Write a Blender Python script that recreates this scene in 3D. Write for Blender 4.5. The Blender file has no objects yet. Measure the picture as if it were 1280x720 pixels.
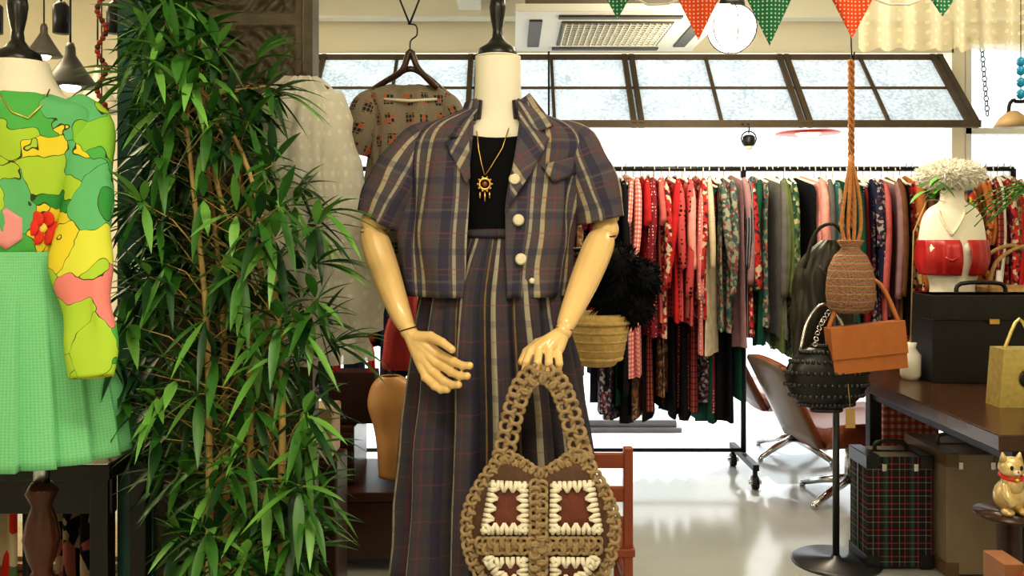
import bpy, math, random
from mathutils import Vector, Matrix, noise
random.seed(7)
F=1100.0; H=1.28
pi=math.pi
def S(px,py,d): return Vector(((px-640)/F*d, d, H+(290-py)/F*d))
sc=bpy.context.scene
# ---------------------------------------------------------------- materials
def newmat(name):
    m=bpy.data.materials.new(name); m.use_nodes=True
    nt=m.node_tree; b=nt.nodes['Principled BSDF']; return m,nt,b
def C(c): return (c[0],c[1],c[2],1)
def mixc(nt,f,a,b):
    n=nt.nodes.new('ShaderNodeMix'); n.data_type='RGBA'
    for i,v in ((0,f),(6,a),(7,b)):
        if hasattr(v,'node'): nt.links.new(v,n.inputs[i])
        elif i==0: n.inputs[0].default_value=v
        else: n.inputs[i].default_value=C(v)
    return n.outputs[2]
def math_(nt,op,a,b=None):
    n=nt.nodes.new('ShaderNodeMath'); n.operation=op
    for i,v in ((0,a),(1,b)):
        if v is None: continue
        if hasattr(v,'node'): nt.links.new(v,n.inputs[i])
        else: n.inputs[i].default_value=v
    return n.outputs[0]
def coord(nt,kind='Object'):
    n=nt.nodes.new('ShaderNodeTexCoord'); return n.outputs[kind]
def noise_(nt,scale,vec,detail=3):
    n=nt.nodes.new('ShaderNodeTexNoise'); n.inputs['Scale'].default_value=scale; n.inputs['Detail'].default_value=detail
    nt.links.new(vec,n.inputs['Vector']); return n
def vor(nt,scale,vec,feature='F1'):
    n=nt.nodes.new('ShaderNodeTexVoronoi'); n.feature=feature; n.inputs['Scale'].default_value=scale
    nt.links.new(vec,n.inputs['Vector']); return n
def bump(nt,b,h,strength=.3,dist=.005):
    n=nt.nodes.new('ShaderNodeBump'); n.inputs['Strength'].default_value=strength; n.inputs['Distance'].default_value=dist
    nt.links.new(h,n.inputs['Height']); nt.links.new(n.outputs[0],b.inputs['Normal'])
def mat(name,c,r=.6,metal=0,var=.25,scale=12,bmp=0,bscale=60,em=0,spec=None,stretch=None):
    m,nt,b=newmat(name); v=coord(nt)
    if stretch:
        mp=nt.nodes.new('ShaderNodeMapping'); mp.inputs['Scale'].default_value=stretch; nt.links.new(v,mp.inputs[0]); v=mp.outputs[0]
    n=noise_(nt,scale,v)
    col=mixc(nt,n.outputs['Fac'],[x*(1-var) for x in c],[min(1,x*(1+var)) for x in c])
    nt.links.new(col,b.inputs['Base Color'])
    b.inputs['Roughness'].default_value=r; b.inputs['Metallic'].default_value=metal
    if spec is not None: b.inputs['Specular IOR Level'].default_value=spec
    if em:
        b.inputs['Emission Color'].default_value=C(c); b.inputs['Emission Strength'].default_value=em
    if bmp:
        n2=noise_(nt,bscale,v,4); bump(nt,b,n2.outputs['Fac'],bmp,.004)
    return m
def plaid(name,base,vs,hs,r=.85,bmp=0):
    m,nt,b=newmat(name)
    sep=nt.nodes.new('ShaderNodeSeparateXYZ'); nt.links.new(coord(nt,'UV'),sep.inputs[0])
    n=noise_(nt,300,coord(nt)); col=mixc(nt,n.outputs['Fac'],[x*.8 for x in base],[x*1.2 for x in base])
    for ax,lst in ((0,vs),(1,hs)):
        for (per,off,w,c,al) in lst:
            f=math_(nt,'ADD',sep.outputs[ax],off+50*per); f=math_(nt,'DIVIDE',f,per); f=math_(nt,'FRACT',f)
            f=math_(nt,'LESS_THAN',f,w/per); f=math_(nt,'MULTIPLY',f,al)
            col=mixc(nt,f,col,c)
    nt.links.new(col,b.inputs['Base Color']); b.inputs['Roughness'].default_value=r
    b.inputs['Specular IOR Level'].default_value=.15
    if bmp: bump(nt,b,vor(nt,110,coord(nt)).outputs['Distance'],bmp,.006)
    return m
def polka(name,base,dot,scale=30,size=.3,kind='Object',rnd=0.3):
    m,nt,b=newmat(name); v=vor(nt,scale,coord(nt,kind)); v.inputs['Randomness'].default_value=rnd
    f=math_(nt,'LESS_THAN',v.outputs['Distance'],size)
    nt.links.new(mixc(nt,f,base,dot),b.inputs['Base Color']); b.inputs['Roughness'].default_value=.85
    b.inputs['Specular IOR Level'].default_value=.15
    return m
def patches(name,cols,scale=7,warp=.25,kind='Object',edge=None,r=.75,wscale=4):
    m,nt,b=newmat(name); v=coord(nt,kind)
    nz=noise_(nt,wscale,v,2)
    sc_=nt.nodes.new('ShaderNodeVectorMath'); sc_.operation='SCALE'; nt.links.new(nz.outputs['Color'],sc_.inputs[0]); sc_.inputs['Scale'].default_value=warp
    ad=nt.nodes.new('ShaderNodeVectorMath'); ad.operation='ADD'; nt.links.new(v,ad.inputs[0]); nt.links.new(sc_.outputs[0],ad.inputs[1])
    vo=vor(nt,scale,ad.outputs[0])
    sep=nt.nodes.new('ShaderNodeSeparateColor'); nt.links.new(vo.outputs['Color'],sep.inputs[0])
    rp=nt.nodes.new('ShaderNodeValToRGB'); rp.color_ramp.interpolation='CONSTANT'
    els=rp.color_ramp.elements
    while len(els)<len(cols): els.new(.5)
    for i,c in enumerate(cols): els[i].position=i/len(cols); els[i].color=C(c)
    nt.links.new(sep.outputs[0],rp.inputs[0]); col=rp.outputs[0]
    if edge:
        ve=vor(nt,scale,ad.outputs[0],'DISTANCE_TO_EDGE'); f=math_(nt,'LESS_THAN',ve.outputs['Distance'],edge[1])
        col=mixc(nt,f,col,edge[0])
    nt.links.new(col,b.inputs['Base Color']); b.inputs['Roughness'].default_value=r; b.inputs['Specular IOR Level'].default_value=.2
    return m
def sheer(name,c,tr=.35,dots=False):
    m,nt,b=newmat(name); nt.links.new(mixc(nt,noise_(nt,40,coord(nt)).outputs['Fac'],[x*.9 for x in c],c),b.inputs['Base Color'])
    b.inputs['Roughness'].default_value=.9
    out=nt.nodes['Material Output']; t=nt.nodes.new('ShaderNodeBsdfTranslucent'); t.inputs[0].default_value=C(c)
    tp=nt.nodes.new('ShaderNodeBsdfTransparent')
    m1=nt.nodes.new('ShaderNodeMixShader'); m1.inputs[0].default_value=.4; nt.links.new(b.outputs[0],m1.inputs[1]); nt.links.new(t.outputs[0],m1.inputs[2])
    m2=nt.nodes.new('ShaderNodeMixShader'); nt.links.new(m1.outputs[0],m2.inputs[1]); nt.links.new(tp.outputs[0],m2.inputs[2])
    if dots:
        v=vor(nt,28,coord(nt,'UV')); v.inputs['Randomness'].default_value=.15
        f=math_(nt,'GREATER_THAN',v.outputs['Distance'],.22); f=math_(nt,'MULTIPLY',f,tr); nt.links.new(f,m2.inputs[0])
    else: m2.inputs[0].default_value=tr
    nt.links.new(m2.outputs[0],out.inputs[0]); return m
# ---------------------------------------------------------------- mesh builder
class M:
    def __init__(s): s.v=[];s.f=[];s.mi=[];s.uv=[];s.sm=[]
    def add(s,vs,fs,mi=0,uv=None,sm=True):
        o=len(s.v); s.v+= [tuple(v) for v in vs]; s.uv += (uv if uv else [(v[0]+v[1]*.5,v[2]) for v in vs])
        for f in fs: s.f.append(tuple(i+o for i in f)); s.mi.append(mi); s.sm.append(sm)
    def box(s,c,d,mi=0,rot=None):
        c=Vector(c); vs=[]
        for x in (-.5,.5):
            for y in (-.5,.5):
                for z in (-.5,.5):
                    p=Vector((x*d[0],y*d[1],z*d[2]))
                    if rot is not None: p=rot@p
                    vs.append(c+p)
        s.add(vs,[(0,1,3,2),(4,6,7,5),(0,4,5,1),(2,3,7,6),(0,2,6,4),(1,5,7,3)],mi,None,False)
    def bar(s,p,q,w,h,mi=0):
        p=Vector(p);q=Vector(q); d=q-p; z=d.normalized(); up=Vector((0,0,1)) if abs(z.z)<.95 else Vector((0,1,0))
        x=up.cross(z).normalized(); y=z.cross(x); R=Matrix((x,y,z)).transposed()
        s.box((p+q)/2,(w,h,d.length),mi,R)
    def tube(s,pts,rad,mi=0,n=12,cap=True,sx=1.0,side=None):
        pts=[Vector(p) for p in pts]
        if not hasattr(rad,'__len__'): rad=[rad]*len(pts)
        rings=[];uv=[];L=0; prev=None
        for i,p in enumerate(pts):
            if i==0:t=pts[1]-pts[0]
            elif i==len(pts)-1:t=pts[-1]-pts[-2]
            else:t=(pts[i+1]-pts[i-1])
            t.normalize()
            if prev is None:
                a=side if side is not None else (Vector((0,1,0)) if abs(t.y)<.9 else Vector((1,0,0)))
            else: a=prev
            a=(a-t*a.dot(t)).normalized(); prev=a; b=t.cross(a)
            if i: L+=(p-pts[i-1]).length
            rings.append([p+(a*math.cos(k*2*pi/n)+b*math.sin(k*2*pi/n)*sx)*rad[i] for k in range(n+1)])
            uv.append([(k/n*2*pi*max(rad),L) for k in range(n+1)])
        vs=[v for r in rings for v in r]; u=[x for r in uv for x in r]; fs=[]
        for i in range(len(pts)-1):
            for k in range(n):
                a=i*(n+1)+k; fs.append((a,a+1,a+n+2,a+n+1))
        if cap:
            fs.append(tuple(range(n-1,-1,-1))); o=(len(pts)-1)*(n+1); fs.append(tuple(range(o,o+n)))
        s.add(vs,fs,mi,u)
    def sph(s,c,r,mi=0,n=14,m=9):
        c=Vector(c)
        if not hasattr(r,'__len__'): r=(r,r,r)
        vs=[]
        for j in range(m+1):
            ph=pi*j/m
            for i in range(n): th=2*pi*i/n; vs.append(c+Vector((r[0]*math.sin(ph)*math.cos(th),r[1]*math.sin(ph)*math.sin(th),r[2]*math.cos(ph))))
        fs=[]
        for j in range(m):
            for i in range(n): a=j*n+i;b=j*n+(i+1)%n; fs.append((a,a+n,b+n,b))
        s.add(vs,fs,mi)
    def lathe(s,prof,c,mi=0,n=24):
        c=Vector(c); vs=[];fs=[]
        for (r,z) in prof:
            for i in range(n): th=2*pi*i/n; vs.append(c+Vector((r*math.cos(th),r*math.sin(th),z)))
        for j in range(len(prof)-1):
            for i in range(n): a=j*n+i;b=j*n+(i+1)%n; fs.append((a,b,b+n,a+n))
        fs.append(tuple(range(n-1,-1,-1))); o=(len(prof)-1)*n; fs.append(tuple(range(o,o+n)))
        s.add(vs,fs,mi)
    def torus(s,c,R,r,mi=0,ax=(0,1,0),n=14,m=7,sy=1.0,up=(0,0,1)):
        c=Vector(c); z=Vector(ax).normalized(); x=Vector(up).cross(z)
        if x.length<.01: x=Vector((1,0,0)).cross(z)
        x.normalize(); y=z.cross(x); vs=[];fs=[]
        for i in range(n):
            a=2*pi*i/n; d=x*math.cos(a)+y*math.sin(a)*sy; p=c+d*R
            for j in range(m):
                b=2*pi*j/m; vs.append(p+d.normalized()*r*math.cos(b)+z*r*math.sin(b))
        for i in range(n):
            for j in range(m):
                fs.append((i*m+j,((i+1)%n)*m+j,((i+1)%n)*m+(j+1)%m,i*m+(j+1)%m))
        s.add(vs,fs,mi)
    def grid(s,fn,nu,nv,mi=0,uvf=None,sm=True):
        vs=[];uv=[]
        for j in range(nv+1):
            for i in range(nu+1):
                p=fn(i/nu,j/nv); vs.append(p); uv.append(uvf(i/nu,j/nv) if uvf else (p[0],p[2]))
        fs=[(j*(nu+1)+i,j*(nu+1)+i+1,(j+1)*(nu+1)+i+1,(j+1)*(nu+1)+i) for j in range(nv) for i in range(nu)]
        s.add(vs,fs,mi,uv,sm)
    def obj(s,name,mats,solid=0,bevel=0,sub=0,remesh=0,parent=None):
        me=bpy.data.meshes.new(name); me.from_pydata(s.v,[],s.f)
        for m_ in (mats if isinstance(mats,(list,tuple)) else [mats]): me.materials.append(m_)
        me.polygons.foreach_set('material_index',s.mi); me.polygons.foreach_set('use_smooth',s.sm)
        ul=me.uv_layers.new(name='UVMap'); d=[]
        for l in me.loops: d+=list(s.uv[l.vertex_index])
        ul.data.foreach_set('uv',d); me.update()
        o=bpy.data.objects.new(name,me); sc.collection.objects.link(o)
        if remesh:
            r=o.modifiers.new('r','REMESH'); r.mode='VOXEL'; r.voxel_size=remesh; r.use_smooth_shade=True
            q=o.modifiers.new('s','SMOOTH'); q.iterations=4
        if solid:
            q=o.modifiers.new('so','SOLIDIFY'); q.thickness=solid; q.offset=0
        if bevel:
            q=o.modifiers.new('b','BEVEL'); q.width=bevel; q.segments=2; q.limit_method='ANGLE'
        if sub:
            q=o.modifiers.new('ss','SUBSURF'); q.levels=sub; q.render_levels=sub
        if parent: o.parent=parent
        return o
def empty(name,loc=(0,0,0)):
    o=bpy.data.objects.new(name,None); o.empty_display_size=.1; sc.collection.objects.link(o); return o
def cat(a,b,c,d,t): return .5*((2*b)+(-a+c)*t+(2*a-5*b+4*c-d)*t*t+(-a+3*b-3*c+d)*t**3)
def smooth_path(P,k=4):
    P=[Vector(p) for p in P]; out=[]
    for i in range(len(P)-1):
        a=P[max(0,i-1)];b=P[i];c=P[i+1];d=P[min(len(P)-1,i+2)]
        for j in range(k):
            t=j/k; out.append(Vector([cat(a[q],b[q],c[q],d[q],t) for q in range(len(b))]))
    out.append(P[-1]); return out
class Body:
    def __init__(s,lv,d,k=5):
        L=[]
        for (py,l,r,b) in lv:
            z=H+(290-py)/F*d; xl=(l-640)/F*d; xr=(r-640)/F*d; L.append((z,(xl+xr)/2,(xr-xl)/2,b))
        o=[]
        for i in range(len(L)-1):
            a=L[max(0,i-1)];b=L[i];c=L[i+1];e=L[min(len(L)-1,i+2)]
            for j in range(k): o.append(tuple(cat(a[q],b[q],c[q],e[q],j/k) for q in range(4)))
        o.append(L[-1]); s.L=o; s.d=d
    def at(s,z):
        L=s.L
        if z>=L[0][0]: return L[0][1:]
        for i in range(len(L)-1):
            if L[i+1][0]<=z:
                t=(L[i][0]-z)/max(1e-9,(L[i][0]-L[i+1][0])); return tuple(L[i][q]*(1-t)+L[i+1][q]*t for q in (1,2,3))
        return L[-1][1:]
    def front(s,x,z,off=0):
        cx,a,b=s.at(z); u=max(-.98,min(.98,(x-cx)/a)); return s.d-b*math.sqrt(1-u*u)-off
    def P(s,px,py,off=0):
        y=s.d
        for _ in range(5):
            x=(px-640)/F*y; z=H+(290-py)/F*y; y=s.front(x,z,off)
        return Vector(((px-640)/F*y,y,H+(290-py)/F*y))
    def build(s,m,mi=0,n=64,tr=None,pleat=None,uvr=.18,wr=.003,z0=None,z1=None):
        vs=[];uv=[];rows=[l for l in s.L if (z0 is None or l[0]<=z0) and (z1 is None or l[0]>=z1)]
        for (z,cx,a,b) in rows:
            t0,t1=(tr(z,cx,a,b) if tr else (-pi,pi))
            for i in range(n+1):
                t=t0+(t1-t0)*i/n; dr=pleat(t,z) if pleat else 0
                dr+=wr*noise.noise(Vector((math.sin(t)*4,math.cos(t)*4,z*9)))*3
                vs.append(Vector((cx+(a+dr)*math.sin(t),s.d-(b+dr)*math.cos(t),z))); uv.append((t*uvr,z))
        fs=[(j*(n+1)+i,j*(n+1)+i+1,(j+1)*(n+1)+i+1,(j+1)*(n+1)+i) for j in range(len(rows)-1) for i in range(n)]
        m.add(vs,fs,mi,uv)
    def patch(s,m,q,mi=0,off=.006,n=6,uvrot=0):
        (A,B,Cc,D)=[Vector(p) for p in q]
        def fn(u,v):
            p=(A*(1-u)+B*u)*(1-v)+(D*(1-u)+Cc*u)*v
            return s.P(p.x,p.y,off)
        def uvf(u,v):
            p=fn(u,v); c,sn=math.cos(uvrot),math.sin(uvrot); return (p.x*c-p.z*sn,p.x*sn+p.z*c)
        m.grid(fn,n,n,mi,uvf)
def fluff(m,c,r,n,l,mi=0,w=.004,droop=0):
    c=Vector(c)
    m.sph(c,r,mi)
    for _ in range(n):
        th=random.uniform(0,2*pi);z=random.uniform(-1,1);q=math.sqrt(1-z*z); d=Vector((q*math.cos(th),q*math.sin(th),z))
        p=c+Vector((d.x*r[0],d.y*r[1],d.z*r[2]))*.95; dd=(d+Vector([random.uniform(-.6,.6) for _ in range(3)])+Vector((0,0,-droop))).normalized()
        s_=dd.cross(Vector([random.uniform(-1,1) for _ in range(3)])).normalized()*w; k=l*random.uniform(.5,1.2)
        m.add([p-s_,p+s_,p+dd*k*.6+s_*.7+Vector((0,0,-droop*k*.1)),p+dd*k+Vector((0,0,-droop*k*.4)),p+dd*k*.6-s_*.7],[(0,1,2,3,4)],mi)
# ---------------------------------------------------------------- common mats
cream=mat('cream_paint',(.72,.66,.52),.7,var=.06,scale=3)
white=mat('white_paint',(.8,.78,.7),.6,var=.04)
black=mat('black_lacquer',(.012,.012,.013),.3,var=.2)
blackm=mat('black_metal',(.02,.02,.022),.4,metal=.5)
darkwood=mat('dark_wood',(.05,.02,.011),.3,var=.5,scale=6,stretch=(1,1,8))
chrome=mat('chrome',(.6,.6,.6),.2,metal=1,var=.05)
gold=mat('gold',(.75,.5,.14),.3,metal=1,var=.2)
skinlinen=mat('linen_form',(.86,.80,.66),.75,var=.04,bmp=.1,bscale=300)
maple=mat('maple_wood',(.80,.55,.25),.22,var=.12,scale=9,stretch=(3,3,.6))
rope=mat('tan_cord',(.33,.235,.125),.7,var=.35,scale=60,bmp=.4,bscale=200)
redwood=mat('red_wood',(.30,.07,.03),.35,var=.3)
# ---------------------------------------------------------------- room
m,nt,b=newmat('polished_concrete'); v=coord(nt); n1=noise_(nt,1.3,v,6); n2=noise_(nt,9,v,6)
c1=mixc(nt,n1.outputs['Fac'],(.36,.38,.38),(.58,.61,.62)); c2=mixc(nt,math_(nt,'MULTIPLY',n2.outputs['Fac'],.3),c1,(.36,.35,.32))
nt.links.new(c2,b.inputs['Base Color']); b.inputs['Roughness'].default_value=.14; b.inputs['Specular IOR Level'].default_value=.7
floorm=m
wallm=mat('plaster_wall',(.84,.79,.64),.85,var=.06,scale=2,bmp=.15,bscale=30)
ceilm=mat('ceiling_paint',(.88,.84,.71),.85,var=.05,scale=2)
def slab(name,x0,x1,y0,y1,z0,z1,mt):
    q=M(); q.box(((x0+x1)/2,(y0+y1)/2,(z0+z1)/2),(x1-x0,y1-y0,z1-z0)); return q.obj(name,mt)
CZ=2.72
slab('floor',-3.5,3.7,-2.6,5.45,-.1,0,floorm)
slab('ceiling',-3.5,3.7,-2.6,5.5,CZ,CZ+.1,ceilm)
slab('wall_left',-3.6,-3.5,-2.6,5.5,0,CZ,wallm)
slab('wall_right',3.7,3.8,-2.6,5.5,0,CZ,wallm)
slab('wall_front',-3.6,3.8,-2.7,-2.6,0,CZ,wallm)
q=M()
q.box((-2.38,5.45,CZ/2),(2.24,.1,CZ)); q.box((.73,5.45,2.55),(3.96,.1,.34)); q.box((2.74,5.45,CZ/2),(.08,.1,CZ)); q.box((3.24,5.45,.35),(.92,.1,.7)); q.box((3.24,5.45,2.6),(.92,.1,.24))
q.obj('wall_back',wallm)
q=M()
for x in (-1.3,-.25): q.box((x,2.2,CZ-.06),(.14,6.4,.12))
q.box((.9,5.3,CZ-.08),(5.4,.12,.16)); q.obj('trim_1',ceilm,bevel=.01)
m,nt,b=newmat('frosted_glass'); out=nt.nodes['Material Output']
vv=vor(nt,55,coord(nt)); nz=noise_(nt,6,coord(nt),6)
f=math_(nt,'MULTIPLY',vv.outputs['Distance'],nz.outputs['Fac'])
t=nt.nodes.new('ShaderNodeBsdfTranslucent'); nt.links.new(mixc(nt,math_(nt,'MULTIPLY',f,2.0),(.64,.68,.68),(.32,.37,.39)),t.inputs[0])
b.inputs['Roughness'].default_value=.3; b.inputs['Base Color'].default_value=(.5,.55,.57,1)
mx2=nt.nodes.new('ShaderNodeMixShader'); mx2.inputs[0].default_value=.15; nt.links.new(t.outputs[0],mx2.inputs[1]); nt.links.new(b.outputs[0],mx2.inputs[2]); nt.links.new(mx2.outputs[0],out.inputs[0])
frost=m
framem=mat('window_frame_iron',(.09,.065,.04),.6,var=.3)
def aw(x,t): return Vector((x,4.97+.43*t,1.89+.46*t))
q=M(); xs=[-1.175,-.23,.71,1.66,2.6]
q.add([aw(xs[0],0),aw(xs[-1],0),aw(xs[-1],1),aw(xs[0],1)],[(0,1,2,3)],1,sm=False)
for x in xs: q.bar(aw(x-.022,-.02),aw(x-.022,1.02),.03,.04); q.bar(aw(x+.022,-.02),aw(x+.022,1.02),.03,.04)
for i in range(4):
    xm=(xs[i]+xs[i+1])/2; q.bar(aw(xm,0),aw(xm,1),.018,.03)
q.bar(aw(xs[0]-.04,0),aw(xs[-1]+.04,0),.04,.04); q.bar(aw(xs[0]-.04,1),aw(xs[-1]+.04,1),.035,.035); q.bar(aw(xs[0],.52),aw(xs[-1],.52),.022,.016)
q.obj('window_1',[framem,frost])
q=M(); q.add([(2.78,5.44,.7),(3.7,5.44,.7),(3.7,5.44,2.48),(2.78,5.44,2.48)],[(0,1,2,3)],1,sm=False)
for x in (2.8,3.24,3.68): q.box((x,5.42,1.59),(.035,.05,1.78))
for z in (.72,1.3,1.9,2.46): q.box((3.24,5.42,z),(.92,.05,.035))
q.obj('window_2',[white,frost])
pave=mat('pale_paving',(.78,.79,.78),.7,var=.06,scale=4)
slab('pavement',-8,9,5.46,11.9,-.12,-.02,pave)
q=M(); q.box((0,12.05,2.5),(18,.2,5.2))
for i in range(9): q.box((-7+i*1.8,11.93,1.6),(.9,.05,1.6),1)
q.obj('building_facade',[mat('facade_white',(.8,.82,.82),.8,var=.04),mat('facade_glass',(.55,.63,.66),.3)])
q=M(); q.box((.77,5.95,.03),(.6,.45,.05)); q.box((.77,5.95,-.005),(.66,.5,.03)); q.obj('door_step',mat('grey_step',(.2,.2,.2),.7))
# ---------------------------------------------------------------- central mannequin
st=(.46,.42,.32)
plaidv=[(.115,0,.012,st,.8),(.115,.028,.007,st,.7),(.115,-.010,.003,(.52,.32,.08),.7),(.115,.055,.02,(.03,.03,.07),.6),(.115,.085,.004,(.24,.06,.08),.5)]
plaidh=[(.085,0,.004,(.24,.07,.09),.45),(.085,.012,.003,(.24,.08,.10),.3),(.085,.05,.016,(.04,.045,.10),.4),(.17,.03,.005,(.32,.3,.24),.15)]
jacketm=plaid('plum_navy_plaid',(.100,.088,.102),plaidv,plaidh)
skirtm=plaid('plum_navy_plaid_skirt',(.070,.062,.072),[(.085,0,.011,st,.75),(.085,.020,.004,(.5,.30,.07),.5),(.085,.045,.014,(.03,.03,.06),.6),(.085,.065,.003,(.2,.05,.07),.4)],[(.085,0,.004,(.24,.07,.09),.3),(.085,.05,.016,(.04,.045,.10),.3)])
D=2.2
man=empty('dress_form_mannequin')
def cap(m,px,py,d,k=1.0,mi=0):
    c=S(px,py,d); u=k
    m.lathe([(0.0,-.004),(.050*u,-.004),(.050*u,.008*u),(.046*u,.022*u),(.026*u,.034*u),(.014*u,.05*u),(.012*u,.07*u),(.018*u,.10*u),(.021*u,.125*u),(.019*u,.142*u),(.008*u,.152*u),(0,.154*u)],c,mi)
q=M(); cap(q,622,72,D); q.obj('neck_cap',black,parent=man)
form=Body([(71,594,651,.052),(95,594,651,.055),(130,592,653,.058),(150,585,662,.065),(162,560,686,.08),(180,520,722,.09),(230,520,718,.10),(290,565,680,.085),(340,545,695,.10),(400,540,700,.10)],D)
q=M(); form.build(q,0,40,wr=0); c=S(622,71.2,D); q.lathe([(.055,-.003),(.055,.001)],c); q.obj('torso',skinlinen,parent=man)
q=M(); q.tube([(-.04,D,1.0),(-.04,D,.03)],.016); q.lathe([(.2,0),(.2,.015),(.19,.025),(.03,.04),(.02,.06)],(-.04,D,0)); q.obj('stand',blackm,parent=man)
def limb(name,pts,extra=None,rm=.0035,mt=maple,par=None,n=14):
    q=M(); P=smooth_path([tuple(S(*p[:3]))+(p[3],) for p in pts],5); q.tube([p[:3] for p in P],[p[3] for p in P],0,n)
    for e in (extra or []): q.sph(S(*e[:3]),e[3])
    return q.obj(name,mt,parent=par,remesh=rm)
limb('arm_1',[(520,185,2.2,.03),(496,225,2.2,.036),(472,262,2.2,.036)],[(468,279,2.19,.036)],par=man)
limb('forearm_1',[(466,284,2.19,.026),(468,298,2.18,.036),(480,335,2.15,.037),(498,385,2.09,.028),(508,408,2.07,.021)],[(511,414,2.065,.021)],par=man)
limb('arm_2',[(722,185,2.2,.03),(742,225,2.2,.035),(755,262,2.2,.037),(756,275,2.2,.036)],[(757,287,2.19,.034)],par=man)
limb('forearm_2',[(755,290,2.19,.026),(749,306,2.17,.038),(733,345,2.12,.037),(714,390,2.04,.027),(706,408,2.01,.021)],[(704,414,2.0,.021)],par=man)
q=M()
q.torus(S(468,291,2.185),.0335,.002,0,(.05,0,1),24,5); q.torus(S(753,297,2.18),.034,.002,0,(-.15,0,1),24,5); q.torus(S(511,411,2.066),.0215,.0015,0,(.3,-.1,-1),20,5); q.torus(S(704.5,411,2.005),.0215,.0015,0,(-.2,-.15,-1),20,5)
q.obj('joint_rings',darkwood,parent=man)
def hand(name,wrist,kn,fing,thumb,par,r=.0092,palm=None):
    q=M(); W=S(*wrist)
    for k in kn:
        K=S(*k); q.tube([W,W.lerp(K,.35),W.lerp(K,.75),K],[.017,.0165,.0145,.0115])
    for f in fing:
        P=[S(*p) for p in f]; n=len(P); R=[r*1.12-.003*i/(n-1) for i in range(n)]
        q.tube(P,R,0,10)
        for p,rr in zip(P,R): q.sph(p,rr*1.1,0,10,7)
    P=[S(*p) for p in thumb]; R=[.016,.013,.0105,.009][:len(P)]; q.tube(P,R)
    for p,rr in zip(P,R): q.sph(p,rr*1.05,0,10,7)
    if palm: q.sph(S(*palm[:3]),palm[3])
    return q.obj(name,maple,parent=par,remesh=.0022)
hand('hand_1',(512,416,2.06),[(549,444,2.03),(547,455,2.03),(541,465,2.035),(533,471,2.04)],
 [[(549,443,2.03),(567,452,2.0),(578,457,1.985),(587,457,1.975)],[(548,454,2.03),(564,465,2.0),(575,470,1.985),(584,470,1.975)],[(541,464,2.035),(555,476,2.01),(565,481,1.995),(573,481,1.985)],[(532,471,2.04),(543,482,2.02),(551,487,2.01),(559,487,2.0)]],
 [(522,422,2.05),(538,421,2.03),(553,428,2.005),(565,437,1.99)],man,palm=(533,446,2.045,(.032,.018,.028)),r=.0102)
hand('hand_2',(703,416,2.0),[(697,440,1.975),(686,436,1.97),(674,436,1.97),(663,439,1.975)],
 [[(697,440,1.975),(699,454,1.95),(697,466,1.955),(694,470,1.975)],[(686,436,1.97),(686,453,1.945),(684,467,1.95),(682,471,1.97)],[(674,436,1.97),(672,453,1.945),(670,466,1.95),(669,470,1.97)],[(663,439,1.975),(658,452,1.955),(656,463,1.955),(656,467,1.975)]],
 [(692,424,1.99),(672,430,1.995),(658,440,2.0),(652,452,1.99)],man,palm=(690,428,1.985,(.026,.016,.022)))
topb=Body([(150,584,663,.070),(162,560,686,.088),(180,532,712,.099),(230,532,708,.108),(275,550,696,.104),(300,562,684,.10)],D)
q=M()
vs=[];uv=[];fs=[];n=48; ztop=H+(290-150)/F*D; rows=30; zb=topb.L[-1][0]
for j in range(rows+1):
    for i in range(n+1):
        t=-pi+2*pi*i/n; dip=.055*max(0,math.cos(t))**2; z0=ztop-dip; z=z0+(zb-z0)*j/rows
        cx,a,b_=topb.at(z); vs.append((cx+a*math.sin(t),D-b_*math.cos(t),z)); uv.append((t*.1,z))
for j in range(rows):
    for i in range(n): a=j*(n+1)+i; fs.append((a,a+1,a+n+2,a+n+1))
q.add(vs,fs,0,uv); q.obj('black_top',mat('black_knit',(.008,.008,.009),.85,bmp=.2,bscale=200,spec=.1),solid=.003)
sk=Body([(286,562,684,.102),(300,562,684,.104),(330,545,694,.115),(370,530,701,.125),(430,521,711,.135),(500,514,722,.145),(600,506,733,.155),(712,498,742,.165)],D)
ztop=sk.L[0][0]
def pl(t,z):
    k=min(1,max(0,(ztop-z-.03)/.5)); return (.006+.021*k)*(math.sin(13*t+.8*math.sin(3*t))+.4*math.sin(29*t+1))*min(1,max(0,(ztop-z-.02)*10))
q=M(); sk.build(q,0,260,pleat=pl,uvr=.19,wr=.002)
q.tube([ (sk.L[0][1]+.113*math.sin(t),D-.104*math.cos(t),ztop-.012) for t in [i*2*pi/32 for i in range(33)]],.011,0,8)
q.obj('plaid_skirt',skirtm,solid=.002)
jk=Body([(126,592,653,.062),(138,580,666,.078),(148,556,690,.094),(160,528,716,.106),(180,512,729,.116),(220,506,727,.128),(265,502,722,.132),(315,502,715,.134),(368,505,709,.136)],D)
def ex(z,b_):
    y=D-b_; return 290-(z-H)*F/y
def interp(tab,v):
    if v<=tab[0][0]: return tab[0][1]
    for i in range(len(tab)-1):
        if v<=tab[i+1][0]:
            t=(v-tab[i][0])/(tab[i+1][0]-tab[i][0]); return tab[i][1]*(1-t)+tab[i+1][1]*t
    return tab[-1][1]
eL=[(100,600),(150,592),(215,587),(300,584),(390,577)]
eR=[(100,646),(150,650),(200,642),(260,631),(390,633)]
def tr(z,cx,a,b_):
    py=ex(z,b_); y=D-b_
    xl=(interp(eL,py)-640)/F*y; xr=(interp(eR,py)-640)/F*y
    tl=math.asin(max(-.99,min(.99,(xl-cx)/a))); trr=math.asin(max(-.99,min(.99,(xr-cx)/a)))
    return trr,2*pi+tl
def jw(t,z): return .005*math.sin(9*t+z*6)*min(1,max(0,(1.45-z)*4))
q=M(); jk.build(q,0,120,tr=tr,pleat=jw,uvr=.19,wr=.005)
jk.patch(q,[(597,136),(589,148),(584,172),(560,172)],0,.010,8,.5)
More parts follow.
